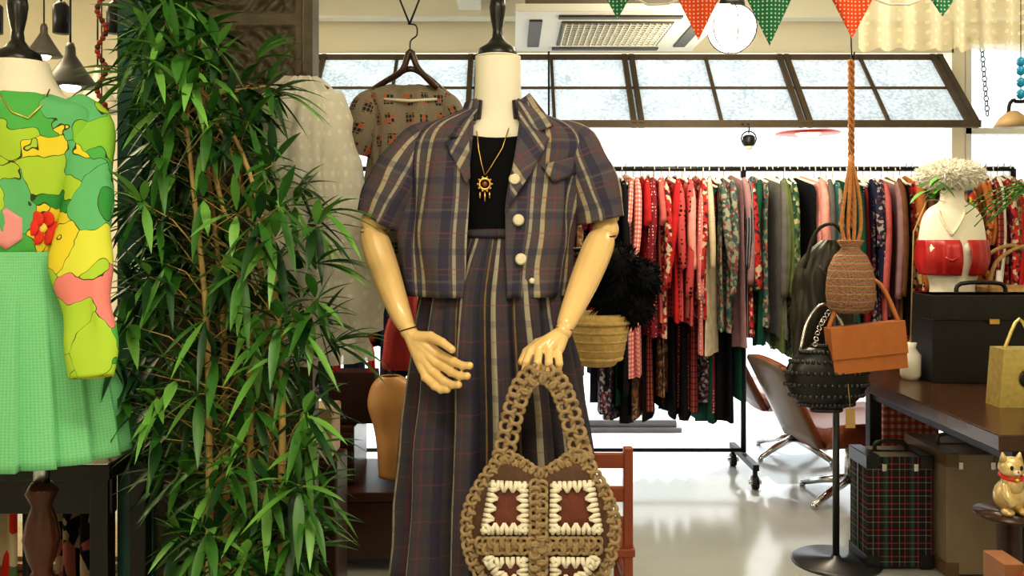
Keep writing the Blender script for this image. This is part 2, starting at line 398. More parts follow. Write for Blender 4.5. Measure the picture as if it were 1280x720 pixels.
jk.patch(q,[(556,178),(586,168),(588,222),(583,230)],0,.012,8,.5)
jk.patch(q,[(646,128),(662,116),(692,156),(667,168)],0,.012,8,-.5)
jk.patch(q,[(650,150),(688,172),(664,216),(632,264)],0,.014,8,-.6)
jk.patch(q,[(646,130),(650,150),(664,170),(668,160)],0,.010,6,-.6)
vs=[];fs=[];uv=[]
for i in range(33):
    t=.55+(2*pi-1.1)*i/32
    for j,(rr,z) in enumerate(((.078,1.555),(.070,1.60),(.082,1.60),(.098,1.548))):
        vs.append((-.036+rr*math.sin(t),D-rr*.95*math.cos(t),z)); uv.append((t*.08,z))
for i in range(32):
    for j in range(3): a=i*4+j; fs.append((a,a+4,a+5,a+1))
q.add(vs,fs,0,uv)
jk.patch(q,[(676,206),(724,194),(728,214),(692,228)],0,.009,6,.3)
def sleeve(q,pts,mi=0,n=28,k=5,fl=.003):
    P=smooth_path([tuple(S(*p[:3]))+(p[3],) for p in pts],k)
    o=len(q.v); q.tube([p[:3] for p in P],[p[3] for p in P],mi,n,False)
    for i in range(o,len(q.v)):
        v=Vector(q.v[i]); q.v[i]=tuple(v+Vector((1,1,.3))*fl*2*noise.noise(v*14))
sleeve(q,[(548,166,2.2,.035),(527,182,2.2,.056),(505,215,2.2,.066),(488,250,2.2,.067),(475,277,2.2,.065)],fl=.006)
sleeve(q,[(700,164,2.2,.035),(719,182,2.2,.056),(734,217,2.2,.063),(744,250,2.2,.064),(750,276,2.2,.062)],fl=.006)
btn=mat('pearl_button',(.75,.68,.5),.25,var=.1)
for (x,y,k) in ((643,224,1),(648,275,1),(651,324,1),(665,351,.45)):
    p=jk.P(x,y,.012); q.sph(p,(.0125*k,.005,.0125*k),1,16,8); q.torus(p-Vector((0,.003,0)),.009*k,.002*k,1)
q.obj('plaid_jacket',[jacketm,btn],solid=.003)
q=M()
pr=[topb.P(x,y,.006) for x,y in ((596,164),(598,185),(602,205),(606,220))]; q.tube(pr,.0016,0,6)
pr=[topb.P(x,y,.006) for x,y in ((636,160),(628,185),(614,208),(606,220))]; q.tube(pr,.0016,0,6)
c=topb.P(606,230,.012); q.torus(c,.013,.0035,0); q.sph(c,(.007,.004,.007),1)
for i in range(10):
    a=i*2*pi/10; q.sph(c+Vector((.017*math.cos(a),0,.017*math.sin(a))),.003,0,8,6)
for x in (600,606,612): q.tube([S(x,240,c.y),S(x,252 if x==606 else 248,c.y)],.0025,0,6)
q.obj('pendant_necklace',[gold,mat('amber_stone',(.2,.06,.02),.2)])
# ---------------------------------------------------------------- crochet bag
BD=1.95
outl=[(630,568),(606,598),(587,634),(584,672),(594,708),(620,736),(675,748),(730,736),(758,708),(768,668),(763,632),(746,598),(724,568),(704,580),(676,594),(650,580)]
bc=Vector((676,660))
pol=sorted([(math.atan2(y-bc.y,x-bc.x),math.hypot(x-bc.x,y-bc.y)) for x,y in outl])
def rad(th):
    while th<-pi: th+=2*pi
    while th>pi: th-=2*pi
    n=len(pol)
    for i in range(n):
        a=pol[i];b_=pol[(i+1)%n]; hi=b_[0]+(2*pi if i==n-1 else 0); t_=th+(2*pi if (i==n-1 and th<a[0]) else 0)
        if a[0]<=t_<=hi:
            t=(t_-a[0])/(hi-a[0]); return a[1]*(1-t)+b_[1]*t
    return pol[0][1]
def bagP(px,py,off=0,sgn=-1):
    v=Vector((px,py))-bc; s_=min(1,v.length/rad(math.atan2(v.y,v.x))) if v.length>0 else 0
    return S(px,py,BD+sgn*(.045*math.sqrt(max(0,1-s_**2.5))+off))
q=M(); N=48
for sgn in (-1,1):
    vs=[];fs=[]
    for j in range(9):
        s_=(j/8)**.7
        for i in range(N):
            th=2*pi*i/N; r_=rad(th)*s_; px=bc.x+r_*math.cos(th); py=bc.y+r_*math.sin(th)
            vs.append(S(px,py,BD+sgn*.045*math.sqrt(max(0,1-s_**2.5))))
    for j in range(8):
        for i in range(N): a=j*N+i;b_=j*N+(i+1)%N; fs.append((a,b_,b_+N,a+N))
    q.add(vs,fs,0)
creamy=mat('cream_raffia',(.84,.78,.63),.7,var=.1); leath=mat('oxblood_leather',(.15,.04,.025),.45,var=.5,scale=60,bmp=.4,bscale=80)
pq=[[(614,602),(658,604),(659,666),(602,666)],[(690,604),(740,602),(752,666),(688,666)],[(604,698),(658,697),(659,733),(624,727)],[(689,697),(750,698),(728,728),(689,733)]]
for Q4 in pq:
    A,B,C_,D_=[Vector(p) for p in Q4]
    cen=(A+B+C_+D_)/4
    def fn(u,v,A=A,B=B,C_=C_,D_=D_):
        p=(A*(1-u)+B*u)*(1-v)+(D_*(1-u)+C_*u)*v
        return bagP(p.x,p.y,.004)
    q.grid(fn,8,8,2)
    for (P0,P1) in ((A,B),(B,C_),(C_,D_),(D_,A)):
        L_=(P1-P0).length; k=max(2,int(L_/11)); t=(P1-P0).normalized(); nn=Vector((-t.y,t.x))
        if nn.dot(cen-P0)<0: nn=-nn
        for i in range(k):
            p=P0+(P1-P0)*(i+.5)/k+nn*3.5; t2=t
            for kk in (-3.4,3.4):
                a=bagP(*(p+t2*kk-nn*4.5),.007); m_=bagP(*(p+t2*kk*.95+nn*1.5),.013); b_=bagP(*(p+nn*9+t2*kk*.15),.009)
                q.tube([a,m_,b_],[.0048,.0056,.0024],3,7)
def chain(q,pts,step=.0165,R=.0125,r=.0048,mi=1,rows=1,sp=.02):
    P=smooth_path(pts,8); acc=0;k=0
    for i in range(1,len(P)):
        seg=(P[i]-P[i-1]); acc+=seg.length
        if acc>=step:
            acc=0;k+=1; t=seg.normalized(); sd=t.cross(Vector((0,1,0))).normalized()
            for rr in range(rows):
                o=(rr-(rows-1)/2)*sp
                ax=(Vector((0,1,0))+t*(.45 if (k+rr)%2 else -.45)).normalized()
                q.torus(P[i]+sd*o,R,r,mi,ax,12,6,1.0)
ol=outl+[outl[0]]
chain(q,[bagP(bc.x+(x-bc.x)*.97,bc.y+(y-bc.y)*.97,.002) for x,y in ol],rows=2,sp=.012,step=.011,R=.0105)
chain(q,[bagP(673,y,.006) for y in range(598,744,12)],rows=2,sp=.015,step=.013,R=.011)
chain(q,[bagP(x,682,.006) for x in range(594,762,12)],rows=2,sp=.014,step=.013,R=.0105)
for dd in (0,.03):
    chain(q,[S(x,y,BD-.01+dd) for x,y in ((622,590),(631,562),(638,530),(646,500),(656,478),(676,466),(696,478),(707,500),(716,530),(725,562),(734,590))],rows=2,sp=.019,step=.015,R=.0120,r=.0052)
q.obj('crochet_handbag',[mat('bag_body',(.10,.05,.03),.8,var=.5,scale=70),rope,leath,creamy])
# ---------------------------------------------------------------- left mannequin
D2=1.9
m2=empty('dress_form_mannequin.001')
q=M(); cap(q,22,80,D2,1.0); q.obj('neck_cap',black,parent=m2)
f2=Body([(78,-8,58,.055),(100,-12,66,.06),(118,-24,78,.072),(140,-60,104,.08),(200,-50,98,.09),(320,-30,90,.08),(420,-50,110,.10)],D2)
q=M(); f2.build(q,0,36,wr=0); q.obj('torso',skinlinen,parent=m2)
q=M(); c=S(52,0,D2); 
q.tube([(c.x,D2,.9),(c.x,D2,.72)],.017,1); q.lathe([(.02,.74),(.034,.72),(.02,.69),(.03,.66),(.038,.62),(.03,.58),(.018,.55),(.036,.52),(.036,.50),(.022,.46),(.028,.36),(.036,.28),(.022,.24),(.04,.2),(.05,.12),(.2,.06),(.2,0)][::-1],(c.x,D2,0),0); q.obj('stand',[mat('mahogany',(.07,.02,.01),.2,var=.3),chrome],parent=m2)
lime=(.42,.62,.06)
puc=patches('psychedelic_print',[lime,(.07,.38,.08),(.46,.70,.08),(.78,.64,.05),(.14,.48,.20),(.68,.70,.08),(.80,.26,.24),(.28,.58,.06),lime,(.10,.44,.10),(.05,.30,.07),(.80,.68,.06)],scale=10,warp=.16,wscale=11,edge=((.05,.07,.02),.008))
q=M()
bl=Body([(122,-20,76,.085),(130,-45,100,.095),(145,-75,122,.105),(200,-70,118,.112),(260,-45,102,.108),(320,-32,92,.10)],D2)
bl.build(q,0,48,wr=.004,pleat=lambda t,z:.003*math.sin(12*t+z*20))
def flat_sleeve(q,pts,fl=.006,sy=.6):
    P=smooth_path([tuple(S(*p[:3]))+(p[3],) for p in pts],5); o=len(q.v)
    q.tube([p[:3] for p in P],[p[3]*sy for p in P],0,28,False,1/sy,Vector((0,1,0)))
    for i in range(o,len(q.v)):
        v=Vector(q.v[i]); q.v[i]=tuple(v+Vector((1,1,.3))*fl*2*noise.noise(Vector((v.x*22,v.y*10,v.z*7))))
flat_sleeve(q,[(84,138,1.9,.050),(100,165,1.89,.062),(107,240,1.87,.060),(104,330,1.80,.056),(110,400,1.76,.052),(114,440,1.74,.047),(114,472,1.73,.043)],.008)
flat_sleeve(q,[(-50,150,1.9,.05),(-65,190,1.9,.062),(-62,300,1.86,.056),(-58,470,1.83,.045)])
for k in range(6):
    a=k*pi/3; p=Vector((52,285))+Vector((math.cos(a),math.sin(a)))*13
    c=bl.P(p.x,p.y,.003); q.sph(c,(.015,.002,.015),1,12,6)
q.sph(bl.P(52,285,.005),(.010,.002,.010),2,12,6)
q.grid(lambda u,v: bl.P(8+(2*u-1)*20,286+(2*v-1)*26*(1-.5*abs(2*u-1)),.0035),8,6,3)
q.obj('printed_blouse',[puc,mat('print_red',(.70,.04,.02),.8),mat('print_yellow',(.80,.65,.10),.8),mat('print_pink',(.80,.32,.32),.8)],solid=.003)
ging=plaid('mint_gingham',(.17,.55,.25),[(.006,0,.003,(.36,.70,.40),.25)],[(.006,0,.003,(.36,.70,.40),.25)])
s2=Body([(314,-38,104,.105),(340,-42,110,.115),(400,-60,126,.14),(480,-76,142,.16),(564,-86,156,.18)],D2)
zt2=s2.L[0][0]
q=M(); s2.build(q,0,240,pleat=lambda t,z:(.002+.022*min(1,max(0,(zt2-z-.06)/.3)))*((((t*9/pi+50)%1))-.5)*min(1,max(0,(zt2-z-.05)*15)),uvr=.16,wr=.002)
q.tube([(s2.L[0][1]+s2.L[0][2]*1.03*math.sin(t),D2-.109*math.cos(t),zt2-.055) for t in [i*2*pi/40 for i in range(41)]],.0025,0,6)
q.obj('green_pleated_skirt',ging,solid=.003)
q=M(); q.tube([f2.P(x,y,.03) for x,y in ((-6,112),(15,140),(35,148),(52,132),(62,112))],.0018,0,6); q.obj('chain_necklace',gold)
q=M()
tx0,tx1,ty0,ty1,tz=-1.55,-.97,2.12,2.40,.70
q.box(((tx0+tx1)/2,(ty0+ty1)/2,tz),(tx1-tx0,ty1-ty0,.04))
for x in (tx0+.03,tx1-.03):
    for y in (ty0+.03,ty1-.03): q.box((x,y,tz/2),(.045,.045,tz))
q.box(((tx0+tx1)/2,ty0+.03,tz-.06),(tx1-tx0,.03,.09)); q.obj('side_table',black,bevel=.004)
q=M()
q.grid(lambda u,v:Vector((-1.62+.25*u,2.46+.03*math.sin(u*18),.70-.69*v+.004)),30,12); q.bar((-1.64,2.46,.70),(-1.35,2.46,.70),.015,.015,1); q.bar((-1.64,2.46,.7),(-1.64,2.46,0),.015,.015,1);q.bar((-1.355,2.46,.7),(-1.355,2.46,0),.015,.015,1)
q.obj('draped_fabric_on_rail',[patches('floral_cream',[(.6,.5,.35),(.55,.45,.3),(.6,.04,.02),(.1,.2,.08),(.65,.3,.05)],scale=14,warp=.1),black],solid=.004)
q=M()
q.grid(lambda u,v:Vector((-1.27+.12*u,2.45+.025*math.sin(u*16),.66-.36*v)),24,12)
q.bar((-1.29,2.45,.66),(-1.12,2.45,.66),.015,.015,1); q.bar((-1.29,2.45,.66),(-1.29,2.45,0),.015,.015,1);q.bar((-1.12,2.45,.66),(-1.12,2.45,0),.015,.015,1)
q.obj('floral_scarf_on_rail',[patches('dark_floral',[(.01,.01,.012),(.012,.01,.01),(.01,.01,.01),(.35,.12,.1),(.01,.01,.01),(.4,.3,.2)],scale=26,warp=.05),black],solid=.003)
q=M(); q.box((-1.40,2.70,.17),(.55,.3,.34)); 
for i in range(12): q.box((-1.40,2.54,.02+i*.027),(.55,.02,.018))
q.obj('wicker_hamper',mat('wicker',(.50,.40,.27),.8,var=.4,scale=60,bmp=.6,bscale=150))
q=M(); 
for i in range(120):
    z=2.5-i*.012; q.sph((-1.11+.012*math.sin(i*.7),2.38,z),(.008,.008,.008),i%3>0,8,5)
q.tube([(-1.11,2.38,CZ),(-1.11,2.38,1.05)],.002,0,5)
q.obj('bead_garland',[mat('bead_brown',(.08,.03,.02),.4),mat('bead_red',(.35,.04,.02),.4)])
# ---------------------------------------------------------------- carved panel
pm,nt,b=newmat('carved_wood'); v=coord(nt); n1=noise_(nt,14,v,5)
nt.links.new(mixc(nt,n1.outputs['Fac'],(.024,.022,.013),(.15,.12,.07)),b.inputs['Base Color']); b.inputs['Roughness'].default_value=.5
bump(nt,b,noise_(nt,120,v,4).outputs['Fac'],.5,.004)
teal=mat('teal_worn_paint',(.018,.10,.085),.5,var=.5,scale=18,bmp=.3,bscale=60)
q=M(); x0,x1=-1.01,-.59; Zt=2.45
def relief(x,z):
    u=((x-x0)/(x1-x0)); 
    if abs(u-.5)>.44 or (z%.62)<.04: return .012
    if abs(u-.5)>.36:
        return .004+.006*math.sin(z*130)*math.sin(x*160)
    a=math.sin(x*110+2*math.sin(z*25)); b_=math.sin(z*85+2*math.sin(x*30))
    r_=math.hypot(x-(x0+x1)/2,((z+.28)%.31)-.155); ring=math.sin(r_*170); th=math.atan2(((z+.28)%.31)-.155,x-(x0+x1)/2)
    return .011*max(-.8,min(1,1.3*(.5*a*b_+.6*ring*math.cos(4*th))))
q.grid(lambda u,v:Vector((x0+(x1-x0)*u,2.50-relief(x0+(x1-x0)*u,Zt*v),Zt*v)),90,480)
q.box(((x0+x1)/2,2.535,Zt/2),(x1-x0,.05,Zt))
q.box((x0-.05,2.52,Zt/2),(.10,.09,Zt),1); q.box((x1+.012,2.525,Zt/2),(.03,.08,Zt),0); q.box(((x0+x1)/2-.02,2.52,Zt+.04),(x1-x0+.16,.1,.08),1)
q.box((x0-.05,2.48,1.2),(.05,.04,2.3),1)
q.obj('carved_door_panel',[pm,teal])
# ---------------------------------------------------------------- bamboo plant
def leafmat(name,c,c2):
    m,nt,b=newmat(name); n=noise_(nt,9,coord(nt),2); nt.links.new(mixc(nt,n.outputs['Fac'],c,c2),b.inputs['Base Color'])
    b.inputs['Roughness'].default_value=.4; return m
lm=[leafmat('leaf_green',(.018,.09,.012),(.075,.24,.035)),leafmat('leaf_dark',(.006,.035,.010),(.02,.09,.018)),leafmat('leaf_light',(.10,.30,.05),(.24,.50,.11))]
cane=mat('bamboo_cane',(.50,.34,.13),.45,var=.3,scale=20)
def leaf(q,p,d,L,w,mi,up=Vector((0,0,1)),droop=.35):
    d=d.normalized(); sd=d.cross(up)
    if sd.length<.05: sd=Vector((1,0,0))
    sd.normalize(); nn=sd.cross(d); vs=[];fs=[]
    prof=[.15,.75,1,.85,.5,.02]
    for i,k in enumerate(prof):
        t=i/5; c=p+d*L*t+Vector((0,0,-droop*L*t*t)); vs+=[c-sd*w*k+nn*w*.25*k,c,c+sd*w*k+nn*w*.25*k]
    for i in range(5):
        a=i*3; fs+=[(a,a+1,a+4,a+3),(a+1,a+2,a+5,a+4)]
    q.add(vs,fs,mi)
q=M(); prange=[(0,200,240),(40,180,265),(80,172,310),(110,180,350),(140,185,320),(180,195,300),(215,195,360),(260,170,400),(330,170,400),(420,155,412),(460,135,412),(500,130,408),(540,190,405),(640,215,395),(715,235,385)]
def xr(py,k): return interp([(p[0],p[k]) for p in prange],py)
stems=[(262,1.99),(283,2.12),(312,2.05),(338,2.16),(352,2.0)]
spth=[]
for (sx,sd_) in stems:
    top=S(random.uniform(205,270),random.uniform(20,130),2.1); bot=Vector((S(sx,700,sd_).x,sd_,.2))
    P=smooth_path([bot,S(sx,640,sd_),S(sx-4,400,sd_),S(sx-25 if sx<300 else sx-50,190,sd_),top],8); spth.append(P)
    q.tube(P,[.011-.008*i/(len(P)-1) for i in range(len(P))],3,8)
    for i in range(2,len(P)-4,2): q.torus(P[i],.011-.007*i/len(P),.002,3,(0,0,1),8,5)
nodes=[]
tries=0
while len(nodes)<260 and tries<12000:
    tries+=1
    py=random.uniform(0,715); a,b_=xr(py,1),xr(py,2); px=a+(b_-a)*random.random(); dd=random.uniform(1.91,2.28)
    tip=S(px,py,dd)
    if all((tip-o).length>.045 for o in nodes): nodes.append(tip)
for tip in nodes:
    P=random.choice(spth); base=min(P,key=lambda v:abs(v.z-(tip.z-.10)))
    mid=(base+tip)/2+Vector((0,0,.02)); q.tube([base,mid,tip],[.0022,.0016,.001],3,5)
    out=(tip-Vector((base.x,2.12,tip.z))); out.z=0
    if out.length<.01: out=Vector((random.uniform(-1,1),-1,0))
    out.normalize(); out=(out+Vector((0,-.25,0))).normalized()
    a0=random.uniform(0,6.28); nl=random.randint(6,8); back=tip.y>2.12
    for k in range(nl):
        a=a0+k*2*pi/nl+random.uniform(-.3,.3); sdv=out.cross(Vector((0,0,1)))
        rad_=sdv*math.cos(a)+Vector((0,0,1))*math.sin(a)
        d_=out*random.uniform(.2,.8)+rad_*random.uniform(.6,1.0)+Vector((0,0,-.02))
        mi=random.choices([0,1,2],[.30,.64,.06] if back else [.50,.26,.24])[0]  # rear leaves mostly dark: shade inside the plant put into leaf colour
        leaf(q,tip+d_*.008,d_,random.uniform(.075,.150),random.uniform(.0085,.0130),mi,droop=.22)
for (px,py,dx,dz) in ((165,95,-1,-.1),(185,25,-.6,.8),(320,75,1,.6),(345,115,1,0),(225,8,.1,1),(405,265,1,0),(120,470,-1,.1),(130,492,-1,-.4),(415,430,1,.1),(165,260,-1,.2),(395,330,1,.2)):
    for k in range(6): leaf(q,S(px,py,2.0),Vector((dx+random.uniform(-.4,.4),random.uniform(-.5,.1),dz+random.uniform(-.6,.6))),.14,.0125,random.choice((0,2)))
pc=S(305,700,2.08); q.lathe([(.10,0),(.12,.02),(.15,.26),(.16,.27),(.16,.29),(.14,.29),(.13,.25),(0,.25)],(pc.x,2.08,0),4,28)
q.obj('potted_bamboo_plant',[lm[0],lm[1],lm[2],cane,mat('brown_pot',(.08,.05,.03),.5)])
# ---------------------------------------------------------------- hanging blouses
q=M()
w=Body([(97,358,398,.03),(112,340,412,.05),(135,326,428,.07),(200,322,432,.09),(320,318,446,.10),(450,312,462,.11)],2.36)
w.build(q,0,120,pleat=lambda t,z:.006*math.sin(14*t),wr=.006,uvr=.2)
sleeve(q,[(405,120,2.36,.04),(420,170,2.36,.055),(432,260,2.36,.055),(444,350,2.35,.07),(450,415,2.35,.06)],0,24,5,.008)
q.tube([S(378,95,2.36),S(378,80,2.36),(S(378,80,2.36).x,2.36,CZ)],.003,1,6); q.tube([S(345,112,2.36),S(378,92,2.36),S(410,112,2.36)],.007,1,8)
q.obj('white_lace_blouse',[sheer('white_sheer',(.90,.87,.77),.16,True),darkwood])
hb,nt,b=newmat('taupe_print'); v=coord(nt,'UV')
vo=vor(nt,17,v); vo.distance='CHEBYCHEV'; vo.inputs['Randomness'].default_value=.15
sq=vor(nt,85,v); sq.distance='CHEBYCHEV'; sq.inputs['Randomness'].default_value=0
f=math_(nt,'LESS_THAN',vo.outputs['Distance'],.27); g2=math_(nt,'LESS_THAN',sq.outputs['Distance'],.40); f=math_(nt,'MULTIPLY',f,g2)
sp_=nt.nodes.new('ShaderNodeSeparateColor'); nt.links.new(sq.outputs['Color'],sp_.inputs[0]); f3=math_(nt,'GREATER_THAN',sp_.outputs[1],.7)
cc=mixc(nt,f3,(.02,.015,.012),(.45,.08,.02)); n=noise_(nt,200,coord(nt)); base=mixc(nt,n.outputs['Fac'],(.15,.125,.09),(.29,.24,.17))
nt.links.new(mixc(nt,f,base,cc),b.inputs['Base Color']); b.inputs['Roughness'].default_value=.85
q=M()
w=Body([(107,480,546,.018),(113,462,556,.035),(122,455,562,.05),(160,460,566,.075),(240,462,570,.09),(330,460,575,.09)],2.5)
w.build(q,0,80,pleat=lambda t,z:.005*math.sin(8*t),wr=.007,uvr=.15)
sleeve(q,[(478,116,2.5,.020),(464,132,2.5,.048),(452,165,2.5,.056),(444,192,2.5,.054)],0,20,5,.006)
sleeve(q,[(548,118,2.5,.02),(560,140,2.5,.045),(572,190,2.5,.045)],0,20,5,.006)
q.tube(smooth_path([S(466,112,2.5),S(490,97,2.48),S(513,86,2.47),S(536,98,2.48),S(556,116,2.5)]),.0085,1,10)
q.tube(smooth_path([S(485,100,2.47),S(503,88,2.45),S(513,64,2.45),S(523,86,2.45),S(546,110,2.47)]),.009,1,10)
q.tube([S(480,124,2.45),S(513,126,2.43),S(546,124,2.45)],.004,3,8)
q.tube(smooth_path([S(513,70,2.47),S(513,52,2.47),S(521,44,2.47),S(520,32,2.47),S(510,30,2.47)]),.0022,2,6)
tpz=Vector((S(512,30,2.47).x,2.47,CZ)); q.tube([S(512,30,2.47),S(500,0,2.47),tpz],.003,2,6); q.tube([S(512,30,2.47),S(524,0,2.47),tpz],.003,2,6)
q.obj('short_sleeve_blouse_on_hanger',[hb,darkwood,blackm,cream])
# ---------------------------------------------------------------- clothes rack
RY=4.6; RZ=1.61
q=M(); q.tube([(-1.05,RY,RZ),(2.62,RY,RZ)],.013,0,10)
for x in (-1.05,1.21,2.62):
    q.tube([(x,RY,RZ),(x,RY,.13)],.014,0,10); q.bar((x,RY-.24,.11),(x,RY+.24,.11),.03,.03)
    for s_ in (-.22,.22):
        q.tube([(x,RY+s_,.1),(x,RY+s_,.055)],.012); q.tube([(x-.014,RY+s_,.034),(x+.014,RY+s_,.034)],.034,0,16); q.tube([(x-.03,RY+s_,.036),(x+.03,RY+s_,.036)],.012,1,10)
q.tube([(-1.05,RY,.14),(1.21,RY,.14)],.010,0,8); q.obj('clothes_rack',[blackm,chrome])
gm=[]
cl=lambda n,c: (gm.append(mat(n,c,.85,var=.35,scale=25,spec=.1)),len(gm)-1)[1]
K=dict(black=cl('g_black',(.012,.012,.015)),navy=cl('g_navy',(.02,.025,.06)),red=cl('g_red',(.46,.025,.03)),burg=cl('g_burgundy',(.18,.018,.03)),pink=cl('g_pink',(.72,.32,.29)),
 rose=cl('g_rose',(.52,.13,.13)),mauve=cl('g_mauve',(.30,.18,.20)),dgreen=cl('g_dark_green',(.015,.075,.05)),olive=cl('g_olive',(.12,.15,.065)),teal=cl('g_teal',(.03,.13,.14)),
 brown=cl('g_brown',(.17,.08,.04)),rust=cl('g_rust',(.42,.15,.05)),cream=cl('g_cream',(.58,.50,.36)),grey=cl('g_grey',(.13,.125,.125)),white=cl('g_white',(.72,.70,.66)),purple=cl('g_purple',(.10,.05,.12)))
def ga(k,m_): gm.append(m_); K[k]=len(gm)-1
ga('ging',plaid('g_gingham_red',(.82,.58,.55),[(.022,0,.011,(.6,.06,.06),.65)],[(.022,0,.011,(.6,.06,.06),.65)]))
ga('dotb',polka('g_dot_burg',(.20,.02,.035),(.6,.5,.45),65,.27)); ga('dotr',polka('g_dot_rose',(.50,.08,.09),(.03,.01,.01),42,.33)); ga('dotk',polka('g_dot_black',(.015,.015,.018),(.55,.5,.45),70,.25)); ga('dotp',polka('g_dot_pink',(.66,.22,.22),(.75,.65,.55),55,.3))
ga('ft',patches('g_floral_teal',[(.05,.12,.11),(.26,.24,.19),(.04,.09,.09),(.22,.06,.06),(.30,.28,.22)],scale=60,warp=.04))
ga('fb',patches('g_floral_brown',[(.12,.06,.04),(.32,.21,.12),(.08,.05,.04),(.28,.10,.04)],scale=62,warp=.04))
ga('fn',patches('g_floral_navy',[(.02,.03,.07),(.03,.03,.06),(.35,.3,.27),(.02,.02,.05),(.22,.05,.08)],scale=70,warp=.04))
ga('fr',patches('g_floral_red',[(.46,.03,.03),(.38,.02,.03),(.55,.42,.32),(.44,.05,.04),(.06,.02,.03)],scale=60,warp=.04))
ga('fo',patches('g_floral_orange',[(.48,.14,.04),(.36,.07,.03),(.55,.38,.16),(.10,.05,.03)],scale=55,warp=.05))
ga('fg',patches('g_floral_green',[(.03,.10,.05),(.10,.16,.07),(.35,.33,.2),(.02,.06,.04)],scale=60,warp=.04))
ga('mu',patches('g_multi',[(.6,.05,.03),(.65,.45,.05),(.05,.3,.1),(.02,.03,.1),(.6,.55,.45)],scale=32,warp=.08))
ga('sn',plaid('g_stripe_navy',(.03,.035,.07),[(.018,0,.004,(.5,.45,.4),.8)],[])); ga('sr',plaid('g_plaid_red',(.30,.03,.03),[(.03,0,.008,(.03,.03,.05),.7),(.03,.015,.003,(.6,.5,.3),.6)],[(.03,0,.008,(.03,.03,.05),.7)]))
hng=len(gm); gm.append(white)
def garment(q,x,L,mi,wd=.2,th=.03,sl=.5,y0=RY,n=28):
    ph=random.uniform(0,6); ph2=random.uniform(0,6); rot=random.uniform(-.25,.25); cr,sr=math.cos(rot),math.sin(rot); fr=random.uniform(26,44)
    dz=random.uniform(-.018,.01)
    T=lambda X,Y,Z:(x+X*cr-Y*sr,y0+X*sr+Y*cr,Z+dz)
    rows=[(0,.03,.008),(.02,.07,.012),(.05,.14,.016),(.09,.185,.020),(.15,wd,.022),(.25,wd*.97,th*.85),(.35,wd*.96,th),(.48,wd*.98,th),(.6,wd*1.0,th*1.1),(.72,wd,th*1.1),(.85,wd*1.03,th*1.2),(1,wd*1.06,th*1.25)]
    vs=[];uv=[];fs=[]
    for (s_,hy,hx) in rows:
        z=RZ-.045-(s_*.6 if s_<=.15 else .09+(s_-.15)/.85*(L-.09))
        for i in range(n+1):
            t=2*pi*i/n; yy=hy*math.cos(t); xx=hx*math.sin(t)
            k=min(1,s_*2); xx+=.012*k*math.sin(yy*fr+ph+s_*1.5)+.006*k*math.sin(yy*80+ph2); yy+=.014*k*math.sin(t*4+ph+s_*2)
            vs.append(T(xx,yy,z+.012*k*math.sin(yy*20+ph))); uv.append((t*.12,z))
    for j in range(len(rows)-1):
        for i in range(n): a=j*(n+1)+i; fs.append((a,a+1,a+n+2,a+n+1))
    q.add(vs,fs,mi,uv)
    q.tube([T(0,0,RZ-.05),T(0,0,RZ+.005),T(0,-.018,RZ+.02),T(0,-.02,RZ)],.003,hng,5)
    q.tube([T(0,-.19,RZ-.085),T(0,0,RZ-.04),T(0,.19,RZ-.085)],.007,hng,6)
    if sl:
        o=random.uniform(-.03,.03); o2=random.uniform(-.02,.02); rs=random.uniform(.8,1.05)
        P=smooth_path([T(0,-.165,RZ-.07)+(.014,),T(o*.3,-.205,RZ-.15)+(.028*rs,),T(o*.8,-.228,RZ-.20-sl*.3)+(.030*rs,),T(o+o2*.5,-.228,RZ-.15-sl*.65)+(.028*rs,),T(o+o2,-.222,RZ-.10-sl)+(.024*rs,)],3)
        q.tube([p[:3] for p in P],[p[3] for p in P],mi,9,True,.72,Vector((0,1,0)))
dark=['fn','navy','black','grey','fb','navy','fn','black','purple','burg','dotk','navy','grey','fb','cream','black','rose','sn','black','fn','ft','black','dotk','navy','fn','sn','black','fn','fb','navy','dotb','grey','brown','fg','dotb','navy','fb','rose','dotk','burg','black','fn','dotk','black']
seq=dark+['ging','ging','red','dotb','fr','rose','dotr','red','pink','dotr','fr','dotp','cream','ft','ft','mauve','fr','sn']
q=M()
for k,nm in enumerate(seq):
    x=-1.0+2.22*k/(len(seq)-1)
    L=random.uniform(.70,.90); sl=random.choice((0,.2,.40,.50,.55))
    if nm=='ging': L=1.02
    elif x<.62 and random.random()<.4: L=random.uniform(1.02,1.25)
    garment(q,x+random.uniform(-.01,.01),L,K[nm],random.uniform(.17,.21),random.uniform(.018,.028),sl)
for k in range(20):
    garment(q,.46+.037*k,random.uniform(1.12,1.28),K[random.choice(['black','navy','dgreen','black','dotb','dgreen','fn','black','fb','sr'])],.15,.026,0,RY+.08)
q.obj('hanging_garments',gm)
seq2=['ft','dgreen','grey','olive','olive','fg','olive','black','pink','pink','dotp','grey','ft','teal','dgreen','dotk','navy','burg','fn','rose','fn','mauve','brown','fr','black','rust','fo','fb','brown','mu','mu','mu','fb','fo','rust','black','fo','sr','white','red','fr','fb','fr']
q=M()
for k,nm in enumerate(seq2):
    garment(q,1.26+1.34*k/(len(seq2)-1),random.uniform(.70,.92) if nm!='mu' else .9,K[nm],random.uniform(.17,.21),random.uniform(.018,.028),random.choice((0,.42,.52,.3,.55)))
q.obj('hanging_garments.001',gm)
